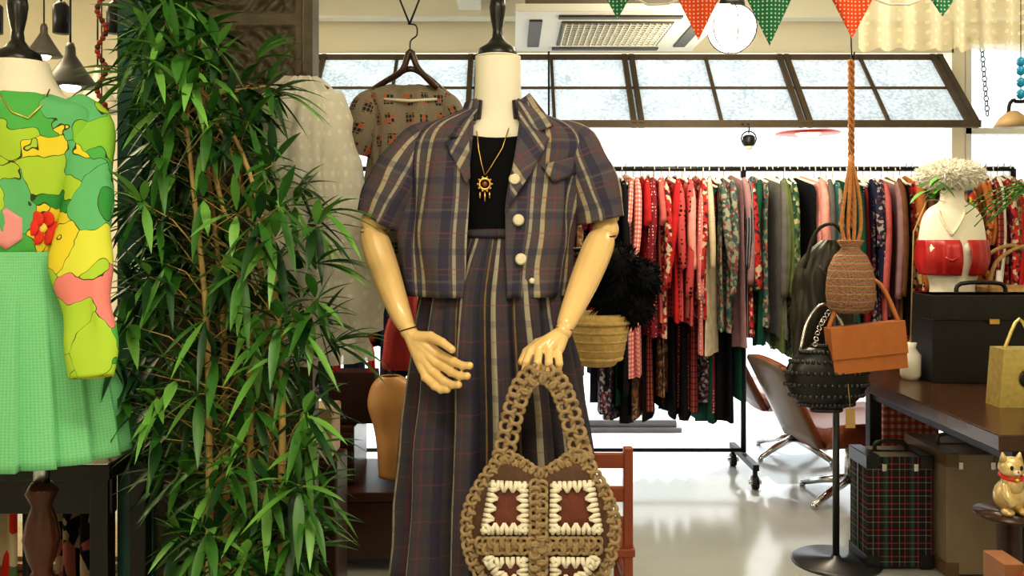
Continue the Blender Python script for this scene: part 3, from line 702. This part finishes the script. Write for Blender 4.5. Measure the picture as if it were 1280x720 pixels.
# ---------------------------------------------------------------- AC, lamps, bunting
q=M(); cx,cy=.49,4.31
q.box((cx,cy,2.27),(.95,.86,.035),0); q.box((cx,cy,2.45),(.84,.76,.32),1)
q.box((cx,cy,2.250),(.52,.5,.012),2)
for i in range(17): q.box((cx-.24+i*.03,cy,2.243),(.006,.48,.012),0)
for i in range(12): q.box((cx,cy-.22+i*.04,2.243),(.5,.006,.010),0)
for s_ in (-1,1): q.box((cx+s_*.38,cy,2.248),(.06,.56,.01),2); q.box((cx,cy+s_*.34,2.248),(.56,.05,.01),2)
for x in (-.36,.36):
    for y in (-.3,.3): q.tube([(cx+x,cy+y,2.6),(cx+x,cy+y,CZ)],.006,1,6)
q.obj('ceiling_air_conditioner',[mat('ac_white',(.68,.68,.60),.5,var=.03),mat('ac_body',(.10,.08,.06),.6),mat('ac_dark',(.07,.07,.065),.6)],bevel=.006)
glow,nt,b=newmat('lamp_glow'); b.inputs['Emission Color'].default_value=(1,.93,.78,1); b.inputs['Emission Strength'].default_value=6
warm,nt,b=newmat('lamp_warm'); b.inputs['Emission Color'].default_value=(1,.8,.5,1); b.inputs['Emission Strength'].default_value=8
def globe(name,c,r):
    q=M(); q.sph(c,r,0,28,18); q.lathe([(r*.45,r*.85),(r*.55,r*.93),(r*.5,r*1.2),(.02,r*1.4),(.012,r*1.55)],c,1); q.tube([c+Vector((0,0,r*1.5)),(c.x,c.y,CZ)],.005,1,6)
    for k in range(3):
        a=k*2*pi/3; q.torus(c,r*1.04,.003,1,(math.cos(a),math.sin(a),0),24,5)
    q.obj(name,[glow,blackm])
globe('globe_pendant_lamp',S(915,36,4.0),.108)
globe('fill_globe.001',Vector((-.9,-.6,2.25)),.12); globe('fill_globe.002',Vector((1.2,-.3,2.25)),.12); globe('fill_globe.003',Vector((-2.3,2.9,2.2)),.10)  # three out-of-view globes, added to go with the fill point lights
def pend(name,px,py,d,r,h,mt,top=CZ):
    q=M(); c=S(px,py,d); q.lathe([(r,0),(r*.98,.006),(r*.55,h*.55),(r*.2,h),(.018,h*1.25),(.012,h*1.4)],c,0,28)
    q.sph(c+Vector((0,0,.008)),(r*.4,r*.4,.03),1); q.tube([c+Vector((0,0,h*1.3)),(c.x,c.y,top)],.004,2,6)
    if top<CZ: q.bar((c.x,c.y,top),(c.x,5.5,top),.02,.02,2)
    q.obj(name,[mt,warm,blackm])
gsh=mat('grey_enamel',(.05,.048,.045),.4)
pend('cone_pendant_lamp',88,108,3.4,.10,.12,gsh); pend('cone_pendant_lamp.001',122,140,4.2,.12,.15,mat('pale_enamel',(.4,.38,.3),.4)); 
pend('cone_pendant_lamp.002',55,70,4.6,.09,.12,gsh)
pend('red_pendant_lamp',1010,167,5.8,.21,.06,mat('red_enamel',(.55,.06,.03),.4),2.45)
q=M(); c=S(936,178,4.7); q.lathe([(.02,.04),(.032,.03),(.034,-.01),(.026,-.02)],c,0); q.torus(c+Vector((0,0,.02)),.04,.004,0); q.sph(c+Vector((0,0,-.02)),.022,1); q.tube([c+Vector((0,0,.05)),c+Vector((.03,.1,.11))],.004)
q.tube([c+Vector((.03,.1,.11)),c+Vector((.03,.26,.13))],.004)
q.obj('clip_spot_lamp',[blackm,white])
q=M(); a=Vector((-2.6,3.3,2.25)); b_=Vector((-1.4,3.3,2.25)); q.tube([a,b_],.008)
for x in (-2.5,-1.9,-1.5): q.tube([(x,3.3,2.25),(x,3.3,CZ)],.006)
for x in (-2.3,-1.95,-1.7,-1.5): q.tube([(x,3.3,2.25),(x+.02,3.28,2.12)],.006); q.lathe([(.03,-.1),(.03,0),(.012,.02)],(x+.02,3.28,2.12))
q.obj('track_light_rail',blackm)
fo=polka('flag_orange',(.80,.10,.03),(.85,.6,.5),75,.22,'UV',0); fg=polka('flag_green',(.03,.20,.09),(.6,.7,.6),75,.22,'UV',0)
q=M(); bd=2.9
for (px,tip,mi,w) in ((772,24,1,20),(873,50,0,29),(962,57,1,31),(1065,48,0,29),(1178,21,1,22)):
    low=tip<30; zt=S(px,-8,bd).z+(.01 if low else 0); a=S(px-w,0,bd);b_=S(px+w,0,bd);c=S(px,tip,bd)
    A=Vector((a.x,bd,zt));B=Vector((b_.x,bd,zt))
    def fn(u,v,A=A,B=B,c=c,px=px): p=(A*(1-u)+B*u)*(1-v)+c*v; return Vector((p.x,bd+.008*math.sin(u*7+px)*(1-v),p.z))
    q.grid(fn,8,8,mi)
P=[S(px,-8,bd)+Vector((0,0,.01 if px in(772,1178) else 0)) for px in (772,873,962,1065,1178)]; q.tube(smooth_path([Vector((-.4,bd,CZ-.01))]+P+[Vector((2.2,bd,CZ-.01))]),.003,2,6)
q.obj('flag_bunting',[fo,fg,white],solid=.0015)
q=M(); c=S(686,0,4.9); q.tube([(c.x,4.9,CZ),(c.x,4.9,1.93)],.006,0,6); c=S(384,0,3.2); q.tube([(c.x,3.2,CZ),(c.x,3.2,1.4)],.005,0,6); q.obj('suspension_rod',blackm)
q=M(); q.grid(lambda u,v:Vector((1.28+.9*u,3.25+.018*math.sin(u*60)+.01*math.sin(u*31),2.60-(.64+.012*abs(math.sin(u*40)))*v)),240,14,0,lambda u,v:(u*.9,v*.6)); q.bar((1.2,3.25,2.61),(2.25,3.25,2.61),.015,.015,1)
for x in (1.22,2.2): q.bar((x,3.25,2.6),(x,3.25,CZ),.01,.01,1)
q.obj('lace_valance',[sheer('lace',(.88,.80,.58),.35,True),white])
# ---------------------------------------------------------------- bag stand
bs=S(1045,703,3.41); bx=bs.x; by=3.41
q=M(); q.lathe([(.165,0),(.168,.006),(.16,.012),(.02,.02),(.016,.03)],(bx,by,0),0,40); q.tube([(bx,by,.02),(bx,by,1.15)],.013)
for k in range(4):
    a=k*pi/2+.5; q.tube([(bx,by,1.1),(bx+.07*math.cos(a),by+.07*math.sin(a),1.12),(bx+.09*math.cos(a),by+.09*math.sin(a),1.15)],.006,0,6)
q.obj('bag_display_stand',mat('gunmetal',(.09,.09,.095),.3,metal=.7))
q=M(); rx=S(1064,0,3.3).x; zt=S(1064,75,3.3).z; zb=S(1064,285,3.3).z
N=90
for s_ in range(3):
    q.tube([(rx+.008*math.cos(i*.55+s_*2.09),3.3+.008*math.sin(i*.55+s_*2.09),zt+(zb-zt)*i/N) for i in range(N+1)],.0055,0,6)
q.tube(smooth_path([(rx,3.3,zt),(rx+.012,3.3,zt+.03),(rx,3.3,zt+.05),(rx,3.3,CZ)]),.003,1,6)
for s_ in range(4):
    q.tube(smooth_path([S(1064,195,3.28),S(1056+s_*6,245,3.26-.01*(s_%2)),S(1052+s_*8,285,3.25),S(1060+s_*3,312,3.24)]),.007,0,8)
c=S(1063,350,3.26)
q.lathe([(.0,-.125),(.064,-.12),(.082,-.10),(.088,-.05),(.086,-.01),(.078,.045),(.058,.09),(.036,.112),(.033,.122),(.050,.145),(.044,.148),(0,.13)],c,2,32)
wov=plaid('woven_pack',(.36,.20,.11),[(.009,0,.004,(.13,.11,.10),.45)],[(.014,0,.005,(.40,.13,.05),.6),(.014,.007,.003,(.14,.16,.18),.6),(.028,.011,.003,(.5,.42,.27),.6)],bmp=.8)
q.obj('woven_drawstring_backpack',[mat('orange_rope',(.50,.22,.08),.8,var=.5,scale=90),blackm,wov])
tan=mat('tan_leather',(.46,.16,.045),.4,var=.2,scale=30)
R=Matrix.Rotation(math.radians(-6),3,'Y')
q=M(); c=S(1082,434,3.24); q.box(c,(.27,.07,.17),0,R); q.box(c+R@Vector((0,-.037,.03)),(.275,.012,.12),0,R)
q.tube(smooth_path([c+R@Vector((-.13,0,.08)),S(1050,375,3.26),S(1070,350,3.3),S(1100,355,3.28),c+R@Vector((.13,0,.08))]),.009,0,8)
q.obj('tan_shoulder_bag',[tan,gold],bevel=.014)
q=M(); c=S(1033,472,3.27)
q.sph(c,(.155,.06,.125),0,32,20)
for j in range(1,9):
    for i in range(20):
        ph=pi*j/9; th=pi+pi*i/19+ (j%2)*.08; p=c+Vector((.157*math.sin(ph)*math.cos(th),.062*math.sin(ph)*math.sin(th),.127*math.cos(ph)))
        q.sph(p,.009,1,6,4)
q.tube(smooth_path([S(1000,440,3.27),S(1010,400,3.29),S(1030,380,3.3),S(1050,400,3.29),S(1066,445,3.27)]),.006,2,6)
chain(q,[S(1018,435,3.2),S(1024,410,3.22),S(1036,390,3.26)],.012,.008,.0022,2)
q.obj('studded_black_handbag',[mat('black_leather',(.012,.012,.013),.3,spec=.5),mat('black_stud',(.03,.03,.03),.15),chrome])
q=M(); bb=Body([(300,1030,1045,.02),(318,1008,1055,.04),(345,994,1062,.055),(400,990,1066,.065),(450,992,1062,.06),(478,1005,1052,.03)],3.5); bb.build(q,0,40,wr=.006)
q.tube(smooth_path([S(1005,335,3.47),S(1020,290,3.45),S(1042,280,3.42),S(1056,300,3.45),S(1060,340,3.47)]),.008,0,8)
q.obj('slouch_shoulder_bag',mat('dark_leather',(.028,.024,.016),.4,var=.4,scale=20,bmp=.3,bscale=40))
q=M(); q.box(S(1063,523,3.2),(.035,.003,.07)); q.tube([S(1063,512,3.2),S(1060,480,3.21)],.0015,0,5); q.obj('price_tag',mat('kraft_tag',(.45,.3,.12),.8))
# ---------------------------------------------------------------- table right
q=M(); TX0,TX1,TY0,TY1,TZ=1.44,2.9,2.6,4.05,.68
q.box(((TX0+TX1)/2,(TY0+TY1)/2,TZ-.025),(TX1-TX0,TY1-TY0,.05),0)
for x in (TX0+.08,TX1-.05):
    for y in (TY0+.05,TY1-.35): q.box((x,y,.315),(.05,.05,.63),1)
q.box((TX0+.08,(TY0+TY1)/2,TZ-.075),(.03,TY1-TY0-.1,.05),1)
q.box((2.40,(TY0+TY1)/2,.50),(.95,TY1-TY0-.2,.02),2); q.box((1.93,(TY0+TY1)/2,.50),(.03,TY1-TY0-.1,.03),1)
q.obj('display_table',[mat('table_top_wood',(.07,.032,.018),.25,var=.4,scale=6,stretch=(8,1,1)),blackm,mat('grey_shelf',(.26,.27,.27),.4)],bevel=.004)
q=M(); c=S(1226,413,3.58); c.z=TZ+.175; q.box(c,(.48,.18,.35),0); q.box(c+Vector((0,-.005,.125)),(.485,.188,.10),0)
q.box(c+Vector((0,-.099,.07)),(.04,.01,.022),1)
q.tube(smooth_path([c+Vector((-.1,0,.17)),c+Vector((-.08,0,.215)),c+Vector((.08,0,.215)),c+Vector((.1,0,.17))]),.009,0,8)
q.obj('black_train_case',[mat('black_pebbled',(.014,.014,.015),.45,bmp=.3,bscale=200),gold],bevel=.02)
q=M(); c=Vector((2.21,3.84,TZ))
q.lathe([(.13,0),(.15,.02),(.17,.32),(.175,.36),(.165,.36),(.14,.04),(0,.03)],c,0,28)
for s_ in (-.06,.06):
    q.tube(smooth_path([c+Vector((-.16,s_,.34)),c+Vector((-.13,s_,.47)),c+Vector((0,s_,.54)),c+Vector((.13,s_,.47)),c+Vector((.16,s_,.34))]),.009,0,8)
q.obj('wicker_handbag',mat('wicker_tan',(.45,.28,.12),.7,var=.5,scale=70,bmp=.6,bscale=140))
q=M(); gx=S(1272,430,3.05).x; c=Vector((gx,3.05,TZ))
bbx=[( -.09,.0),(.09,.0),(.075,.2),(-.075,.2)]
vs=[];[vs.extend([(c.x+x,3.0,TZ+z),(c.x+x,3.09,TZ+z)]) for x,z in bbx]; q.add(vs,[(0,2,4,6),(1,7,5,3),(0,1,3,2),(2,3,5,4),(4,5,7,6),(6,7,1,0)],0,sm=False)
q.sph((c.x,2.995,TZ+.1),(.025,.006,.03),1)
q.tube(smooth_path([(c.x-.05,3.04,TZ+.2),(c.x,3.04,TZ+.3),(c.x+.05,3.04,TZ+.2)]),.006,0,8)
q.obj('gold_handbag',[mat('gold_lame',(.70,.58,.22),.35,metal=.6,var=.3,scale=50),black],bevel=.01)
tb=empty('bust_mannequin')
wb=Body([(238,1176,1204,.035),(252,1174,1206,.04),(262,1160,1220,.06),(280,1152,1228,.08),(320,1150,1230,.10),(360,1164,1216,.08),(410,1150,1230,.10),(440,1148,1232,.10)],3.82)
q=M(); wb.build(q,0,40,wr=0)
for s_ in (1172,1208): q.sph(wb.P(s_,312,-.03),(.045,.040,.045))
q.lathe([(.1,TZ),(.1,TZ+.02),(.02,TZ+.03),(.02,.80)],(S(1190,300,3.82).x,3.82,0)); q.obj('torso',mat('ivory_body',(.88,.84,.72),.45,var=.04),parent=tb)
q=M(); wr_=Body([(300,1150,1230,.100),(308,1149,1231,.122),(325,1148,1232,.130),(343,1152,1228,.108)],3.82)
wr_.build(q,0,60,wr=.003,tr=lambda z,cx,a,b_:(.12,2*pi-.12),pleat=lambda t,z:.003*math.sin(20*t)); q.tube([wr_.P(x,y,.003) for x,y in ((1182,322),(1190,326),(1198,322))],.005,0,8); q.obj('red_bandeau_top',mat('red_satin',(.42,.02,.02),.35),solid=.003)
q=M()
fluff(q,S(1187,219,3.82),(.135,.11,.055),2600,.028,0,.004); q.obj('white_fur_hat',mat('white_fur',(.92,.90,.82),.9,var=.05))
q=M()
for s_ in (-1,1):
    for i in range(16):
        t=i/15; q.sph(wb.P(1190+s_*(16-16*t**1.5),264+30*t,.006),.006,0,8,6)
q.obj('pearl_necklace',mat('pearl',(.85,.78,.62),.2,var=.03))
tart=plaid('tartan_case',(.022,.024,.027),[(.05,0,.004,(.40,.04,.03),.6),(.05,.02,.003,(.5,.45,.35),.3),(.1,.03,.02,(.03,.08,.07),.6)],[(.05,0,.004,(.40,.04,.03),.6),(.05,.02,.003,(.5,.45,.35),.3)])
def suitcase(name,x0,x1,y0,y1,h,mt,trim):
    q=M(); cx,cy=(x0+x1)/2,(y0+y1)/2; q.box((cx,cy,h/2),(x1-x0,y1-y0,h-.02),0)
    q.box((cx,cy,h/2),(x1-x0+.008,.014,h-.012),1); 
    for sx in (x0,x1):
        for z in (.03,h-.03): q.box((sx+(.02 if sx==x0 else -.02),cy,z),(.05,y1-y0+.008,.05),1)
    for s_ in (-.05,.05): q.box((cx+s_*1.2,y0-.003,h-.05),(.018,.008,.03),2)
    q.tube(smooth_path([(cx-.06,cy,h-.01),(cx-.05,cy,h+.025),(cx+.05,cy,h+.025),(cx+.06,cy,h-.01)]),.008,1,8)
    q.obj(name,[mt,trim,chrome],bevel=.012)
suitcase('tartan_suitcase',1.345,1.59,3.33,3.5,.44,tart,black)
suitcase('brown_suitcase',1.61,1.83,3.26,3.60,.465,mat('brown_vinyl',(.25,.19,.13),.4,var=.3,scale=8),mat('brown_trim',(.14,.09,.05),.4))
q=M(); q.box((1.72,3.86,.28),(.24,.14,.56)); q.tube([(1.64,3.86,.55),(1.66,3.86,.615),(1.78,3.86,.615),(1.8,3.86,.55)],.008,0,8)
q.obj('gingham_tote',plaid('red_check',(.5,.36,.28),[(.03,0,.015,(.34,.03,.02),.75)],[(.03,0,.015,(.34,.03,.02),.75)]),bevel=.01)
chl=mat('brown_chair_leather',(.26,.08,.035),.35,var=.3); chg=mat('taupe_shell',(.20,.15,.13),.3,var=.15)
def chair(name,x,y,rot):
    q=M(); Rm=Matrix.Rotation(rot,3,'Z'); o=Vector((x,y,0)); T=lambda p:o+Rm@Vector(p)
    for k in range(4):
        a=k*pi/2+.4; q.tube([T((0,0,.10)),T((.14*math.cos(a),.14*math.sin(a),.065)),T((.27*math.cos(a),.27*math.sin(a),.02))],[.02,.016,.012],0,8); q.sph(T((.27*math.cos(a),.27*math.sin(a),.014)),.014,0,8,6)
    q.tube([T((0,0,.08)),T((0,0,.30))],.022,0,12)
    def seat(u,v):
        p=Vector((-.24+.48*u,-.24+.46*v,.38-.02*math.sin(pi*u)+.03*(abs(2*u-1)**3))); return T(p)
    def seat2(u,v): return seat(u,v)+Vector((0,0,-.09))
    q.grid(seat,10,10,1); q.grid(seat2,10,10,1)
    for e in (0,1):
        q.grid(lambda u,v,e=e: seat(u,e)+Vector((0,0,-.09*v)),10,2,1); q.grid(lambda u,v,e=e: seat(e,u)+Vector((0,0,-.09*v)),10,2,1)
    def back(off,g=1.0):
        def f(u,v): 
            a=(u-.5)*1.4*g; p=Vector((.24*math.sin(a),.26-(.06*(1-math.cos(a))*3)+.20*v+off,.32+.38*v-.03*(2*u-1)**2)); return T(p)
        return f
    q.grid(back(0,.96),12,8,1); q.grid(back(.035),12,8,2)
    for u_ in (0,1): q.grid(lambda u,v,u_=u_: back(0,.96)(u_,v).lerp(back(.035)(u_,v),u),2,8,1)
    q.grid(lambda u,v: back(0,.96)(u,1).lerp(back(.035)(u,1),v),12,2,1)
    q.obj(name,[chrome,chl,chg],solid=.008)
chair('swivel_armchair',1.62,4.22,math.radians(102)); chair('swivel_armchair.001',1.62,5.06,math.radians(98))
# ---------------------------------------------------------------- bench behind & items
q=M(); q.box((-.62,3.55,.285),(.62,.5,.035)); q.box((-.62,3.55,.15),(.58,.46,.22),0)
for x in (-.9,-.34):
    for y in (3.33,3.77): q.box((x,y,.14),(.05,.05,.28))
q.obj('low_wooden_bench',darkwood,bevel=.004)
q=M(); t=Body([(470,476,500,.035),(482,465,520,.05),(505,460,525,.07),(535,468,520,.06),(560,472,518,.07),(595,474,516,.06)],3.42); t.build(q,0,32,wr=0)
q.obj('wooden_torso_form',mat('tan_wood_form',(.50,.27,.11),.35,var=.15),solid=.004)
q=M(); q.box((-.76,3.55,.415),(.30,.3,.225)); 
for z in (.34,.41,.48): q.box((-.76,3.392,z),(.29,.012,.05))
q.obj('wooden_crate',darkwood,bevel=.004)
q=M(); c=S(438,520,3.42); c.z=.53+.10
bb=[(-.11,-.1),(.11,-.1),(.09,.1),(-.09,.1)]; vs=[]
for x,z in bb: vs+=[(c.x+x,3.44,c.z+z),(c.x+x,3.56,c.z+z)]
q.add(vs,[(0,2,4,6),(1,7,5,3),(0,1,3,2),(2,3,5,4),(4,5,7,6),(6,7,1,0)],0,sm=False)
for y in (3.46,3.54): q.tube(smooth_path([(c.x-.07,y,c.z+.09),(c.x-.06,y,c.z+.19),(c.x,y,c.z+.23),(c.x+.06,y,c.z+.19),(c.x+.07,y,c.z+.09)]),.009,1,8)
q.obj('red_handled_handbag',[mat('dark_bag',(.04,.015,.015),.35),mat('red_handle',(.45,.015,.02),.3)],bevel=.012)
q=M(); c=S(378,538,2.85); q.box(c,(.22,.14,.15)); q.box(c+Vector((0,0,.06)),(.225,.145,.05)); q.box((c.x,2.85,(c.z-.078)/2),(.26,.18,c.z-.078),1)
q.obj('beige_box_on_plinth',[mat('beige_leather',(.50,.36,.20),.5,var=.2),darkwood],bevel=.008)
q=M(); sx=S(700,0,3.0).x; q.tube([(sx,3.0,.02),(sx,3.0,1.30)],.011); q.lathe([(.14,0),(.14,.012),(.02,.02)],(sx,3.0,0)); q.tube([(sx-.4,3.0,1.22),(sx+.16,3.0,1.22)],.008); q.tube([(sx+.05,3.0,1.20),(sx+.34,3.0,1.16)],.007)
q.obj('pole_display_stand',blackm)
q=M()
for (px,py,r) in ((745,335,.06),(775,335,.07),(800,350,.06),(790,380,.065),(765,375,.06),(735,355,.05),(775,358,.07)): fluff(q,S(px,py,2.93),(r,r*.8,r),420,.034,0,.004,.3)
q.obj('black_feather_shawl',mat('black_feather',(.010,.010,.012),.75,spec=.15))
q=M(); c=S(746,458,2.95); q.lathe([(0,0),(.06,.005),(.09,.04),(.105,.12),(.105,.17),(.095,.18),(.09,.12),(0,.03)],c,0,30)
for k in range(5): q.torus(c+Vector((0,0,.03+.03*k)),.083+.006*k,.007,0,(0,0,1),30,6)
q.tube(smooth_path([c+Vector((-.09,0,.17)),c+Vector((-.07,0,.26)),c+Vector((0,0.03,.35)),c+Vector((.07,0,.26)),c+Vector((.09,0,.17))]),.006,0,8)
q.obj('straw_basket',mat('straw',(.60,.42,.16),.7,var=.4,scale=60,bmp=.7,bscale=120))
q=M(); rs=Body([(365,508,520,.02),(385,494,522,.04),(410,484,524,.05),(450,478,526,.06),(460,480,524,.05)],3.0); rs.build(q,0,30); q.tube([S(514,368,3.0),(S(514,368,3.0).x,3.0,1.222),(sx-.39,3.0,1.222)],.004,1,6); q.obj('red_felt_bag',[mat('red_felt',(.38,.03,.03),.8),black],solid=.004)
q=M(); X0,X1,Y0,Y1=.10,.345,2.62,2.86
for x in (X0,X1):
    q.box((x,Y0,.32),(.028,.028,.64)); q.box((x,Y1,.16),(.028,.028,.32))
for z in (.60,.50,.41): q.box(((X0+X1)/2,Y0,z),(X1-X0,.016,.045))
q.box(((X0+X1)/2,(Y0+Y1)/2,.33),(X1-X0+.04,Y1-Y0+.04,.025))
for z in (.12,.22):
    q.box(((X0+X1)/2,Y0,z),(X1-X0,.016,.02)); q.box(((X0+X1)/2,Y1,z),(X1-X0,.016,.02))
    for x in (X0,X1): q.box((x,(Y0+Y1)/2,z),(.016,Y1-Y0,.02))
q.obj('wooden_child_chair',redwood,bevel=.004)
# ---------------------------------------------------------------- lucky cat on pedestal
q=M(); cxx,cyy=1.345,2.38
q.lathe([(.10,.0),(.10,.02),(.03,.04),(.03,.50),(.085,.51),(.09,.522)],(cxx,cyy,0)); q.obj('display_pedestal',darkwood)
q=M(); b0=Vector((cxx,cyy,.522)); ks=.80
def cpt(x,y,z): return b0+Vector((x,y,z))*ks
sr_=lambda *r: tuple(x*ks for x in r)
q.sph(cpt(0,0,.055),sr_(.052,.045,.06)); q.sph(cpt(0,-.015,.10),sr_(.036,.034,.045)); q.sph(cpt(-.005,-.02,.158),sr_(.042,.036,.036))
for s_ in (-1,1):
    q.tube([cpt(s_*.024-.005,-.02,.178),cpt(s_*.03-.005,-.02,.208)],[.013,.002]); q.sph(cpt(s_*.016-.005,-.053,.163),sr_(.006,.004,.008),1,8,6); q.sph(cpt(s_*.028,-.04,.012),sr_(.02,.026,.014))
q.sph(cpt(-.005,-.055,.148),sr_(.013,.009,.009),2,10,6); q.sph(cpt(-.005,-.063,.152),.003,3,8,6)
P=smooth_path([cpt(.035,-.01,.11),cpt(.062,-.02,.13),cpt(.062,-.03,.17),cpt(.058,-.035,.195)]); q.tube(P,[.014]*len(P)); q.sph(cpt(.058,-.035,.198),.015)
P=smooth_path([cpt(-.03,-.03,.10),cpt(-.035,-.055,.07),cpt(-.022,-.062,.04)]); q.tube(P,[.011]*len(P))
q.torus(cpt(-.003,-.015,.128),.027,.005,3,(0,-.2,1)); q.sph(cpt(-.003,-.052,.122),.007,4,8,6)
P=smooth_path([cpt(.02,.04,.02),cpt(.05,.05,.03),cpt(.055,.04,.06)]); q.tube(P,[.008]*len(P))
q.obj('lucky_cat_figurine',[mat('gilded_ceramic',(.72,.55,.28),.3,metal=.4,var=.4,scale=40),black,white,mat('cat_red',(.6,.03,.02),.5),gold])
q=M()
for i,(dx,dz,c_) in enumerate(((-.11,.46,0),(-.10,.40,1),(-.12,.3,2))):
    q.box((1.24+.03*i,2.22+.02*i,dz*.5),(.05,.10,dz),c_,Matrix.Rotation(.05*i,3,'Y'))
q.tube(smooth_path([(1.22,2.14,.0),(1.23,2.13,.36),(1.26,2.13,.47),(1.30,2.13,.36),(1.31,2.14,0)]),.012,3,8)
q.obj('stacked_boxes',[mat('box_wood',(.30,.13,.06),.5),mat('box_black',(.02,.02,.025),.4),mat('box_pink',(.5,.28,.26),.6),redwood],bevel=.004)
q=M(); fc=Vector((1.88,2.9,1.42)); q.lathe([(.06,-.12),(.09,-.02),(.10,0),(.085,0),(0,-.02)],fc,3)
for k in range(3):
    a=k*2*pi/3; q.tube([fc+Vector((.095*math.cos(a),.095*math.sin(a),0)),(fc.x,fc.y,2.1)],.002,3,5)
q.tube([(fc.x,fc.y,2.1),(fc.x,fc.y,CZ)],.002,3,5)
for k in range(30):
    a=random.uniform(0,2*pi) if k>10 else pi+random.uniform(-.6,.6); d_=Vector((math.cos(a),math.sin(a),0)); L=random.uniform(.26,.38); dr_=random.uniform(.7,1); P=[fc+d_*L*t+Vector((0,0,.16*t-.30*t*t*dr_)) for t in [i/12 for i in range(13)]]
    q.tube(P,.0018,0,4)
    for i in range(1,13):
        sd_=d_.cross(Vector((0,0,1))); l=.05*math.sin(pi*min(1,i/13+.08))
        for s_ in (-1,1): leaf(q,P[i],sd_*s_+d_*.4,l,.006,random.choice((0,2)),droop=.2)
q.obj('hanging_fern',[lm[0],lm[1],lm[2],darkwood])
q=M(); p0=S(1165,236,3.58)
for k in range(14): leaf(q,p0+Vector((random.uniform(-.04,.06),0,random.uniform(-.06,.04))),Vector((random.uniform(-1,1),random.uniform(-.6,.2),random.uniform(-.3,1))),.09,.014,random.choice((0,2)))
q.tube([p0,S(1142,290,3.58),(S(1138,300,3.58).x,3.58,TZ+.13)],.003,3,6); q.lathe([(.03,TZ),(.040,TZ+.02),(.040,TZ+.1),(.02,TZ+.13),(.025,TZ+.15)],(S(1138,300,3.58).x,3.58,0),4)
q.obj('leafy_sprig_vase',[lm[0],lm[1],lm[2],cane,white])
q=M(); 
for i in range(36): q.torus((S(1224,0,4.3).x-.03+.002*i,4.3,2.70-.024*i),.011,.0025,0,(1,0,0) if i%2 else (0,1,0),10,5,1.3)
q.obj('hanging_chain',blackm)
q=M(); p=S(1266,150,4.0); q.tube(smooth_path([(3.69,4.0,2.05),(3.2,4.0,2.12),p+Vector((.12,0,.1)),p+Vector((0,0,.09)),p+Vector((-.02,0,.03))]),.008,0,8); q.lathe([(.08,-.03),(.055,.01),(.02,.04)],p,1); q.obj('gooseneck_wall_lamp',[blackm,mat('amber_shade',(.5,.35,.18),.4)])
q=M(); 
for i,z in enumerate((1.86,1.83,1.79,1.75)): q.sph((S(1276,0,3.0).x,3.0,z),(.014,.014,.017),0,10,7)
q.tube([(S(1276,0,3.0).x,3.0,1.73),(S(1276,0,3.0).x,3.0,CZ)],.0015,1,5); q.obj('blue_glass_ornament',[mat('blue_glass',(.02,.30,.55),.15),blackm])
# ---------------------------------------------------------------- lights / world / camera
w=bpy.data.worlds.new('World'); sc.world=w; w.use_nodes=True; bg=w.node_tree.nodes['Background']; bg.inputs[0].default_value=(.96,.98,1,1); bg.inputs[1].default_value=3.0
def area(name,loc,size,e,col,rot=(0,0,0)):
    l=bpy.data.lights.new(name,'AREA'); l.shape='RECTANGLE'; l.size,l.size_y=size; l.energy=e; l.color=col
    o=bpy.data.objects.new(name,l); o.location=loc; o.rotation_euler=rot; sc.collection.objects.link(o)
area('ceiling_fill_1',(.1,.5,2.66),(1.2,.4),38,(1,.90,.70))  # this and the next four: added area fill, no fixtures modelled
area('ceiling_fill_2',(-1.0,-1.3,2.66),(1.6,.5),18,(1,.90,.70))
area('ceiling_fill_3',(1.8,2.2,2.66),(.9,.4),14,(1,.87,.64))
area('ceiling_fill_4',(-2.3,3.6,2.66),(1.,.5),28,(1,.84,.56))
area('ceiling_fill_5',(1.0,3.6,2.66),(.8,.3),16,(1,.90,.70))
def pt(name,loc,e,r=.13,col=(1,.86,.60)):
    l=bpy.data.lights.new(name,'POINT'); l.energy=e; l.color=col; l.shadow_soft_size=r; o=bpy.data.objects.new(name,l); o.location=loc; sc.collection.objects.link(o)
p=S(915,36,4.0); pt('globe_bulb_1',(p.x,p.y-.02,p.z-.26),22); pt('fill_point_2',(-.9,-.6,2.0),20); pt('fill_point_3',(1.2,-.3,2.0),14); pt('fill_point_4',(-2.3,2.9,1.98),18)  # all but the first are added fill, brightening ceiling and room
l=bpy.data.lights.new('sun','SUN'); l.energy=4; l.angle=.02; o=bpy.data.objects.new('sun',l); o.rotation_euler=(math.radians(-38),math.radians(12),0); o.location=(0,8,6); sc.collection.objects.link(o)
cam=bpy.data.cameras.new('camera'); cam.sensor_width=36; cam.lens=36*F/1280; cam.shift_y=-70/1280; cam.clip_start=.05
co=bpy.data.objects.new('camera',cam); co.location=(0,0,H); co.rotation_euler=(pi/2,0,0); sc.collection.objects.link(co); sc.camera=co
sc.view_settings.view_transform='Standard'
try: sc.view_settings.look='Medium High Contrast'
except Exception: pass
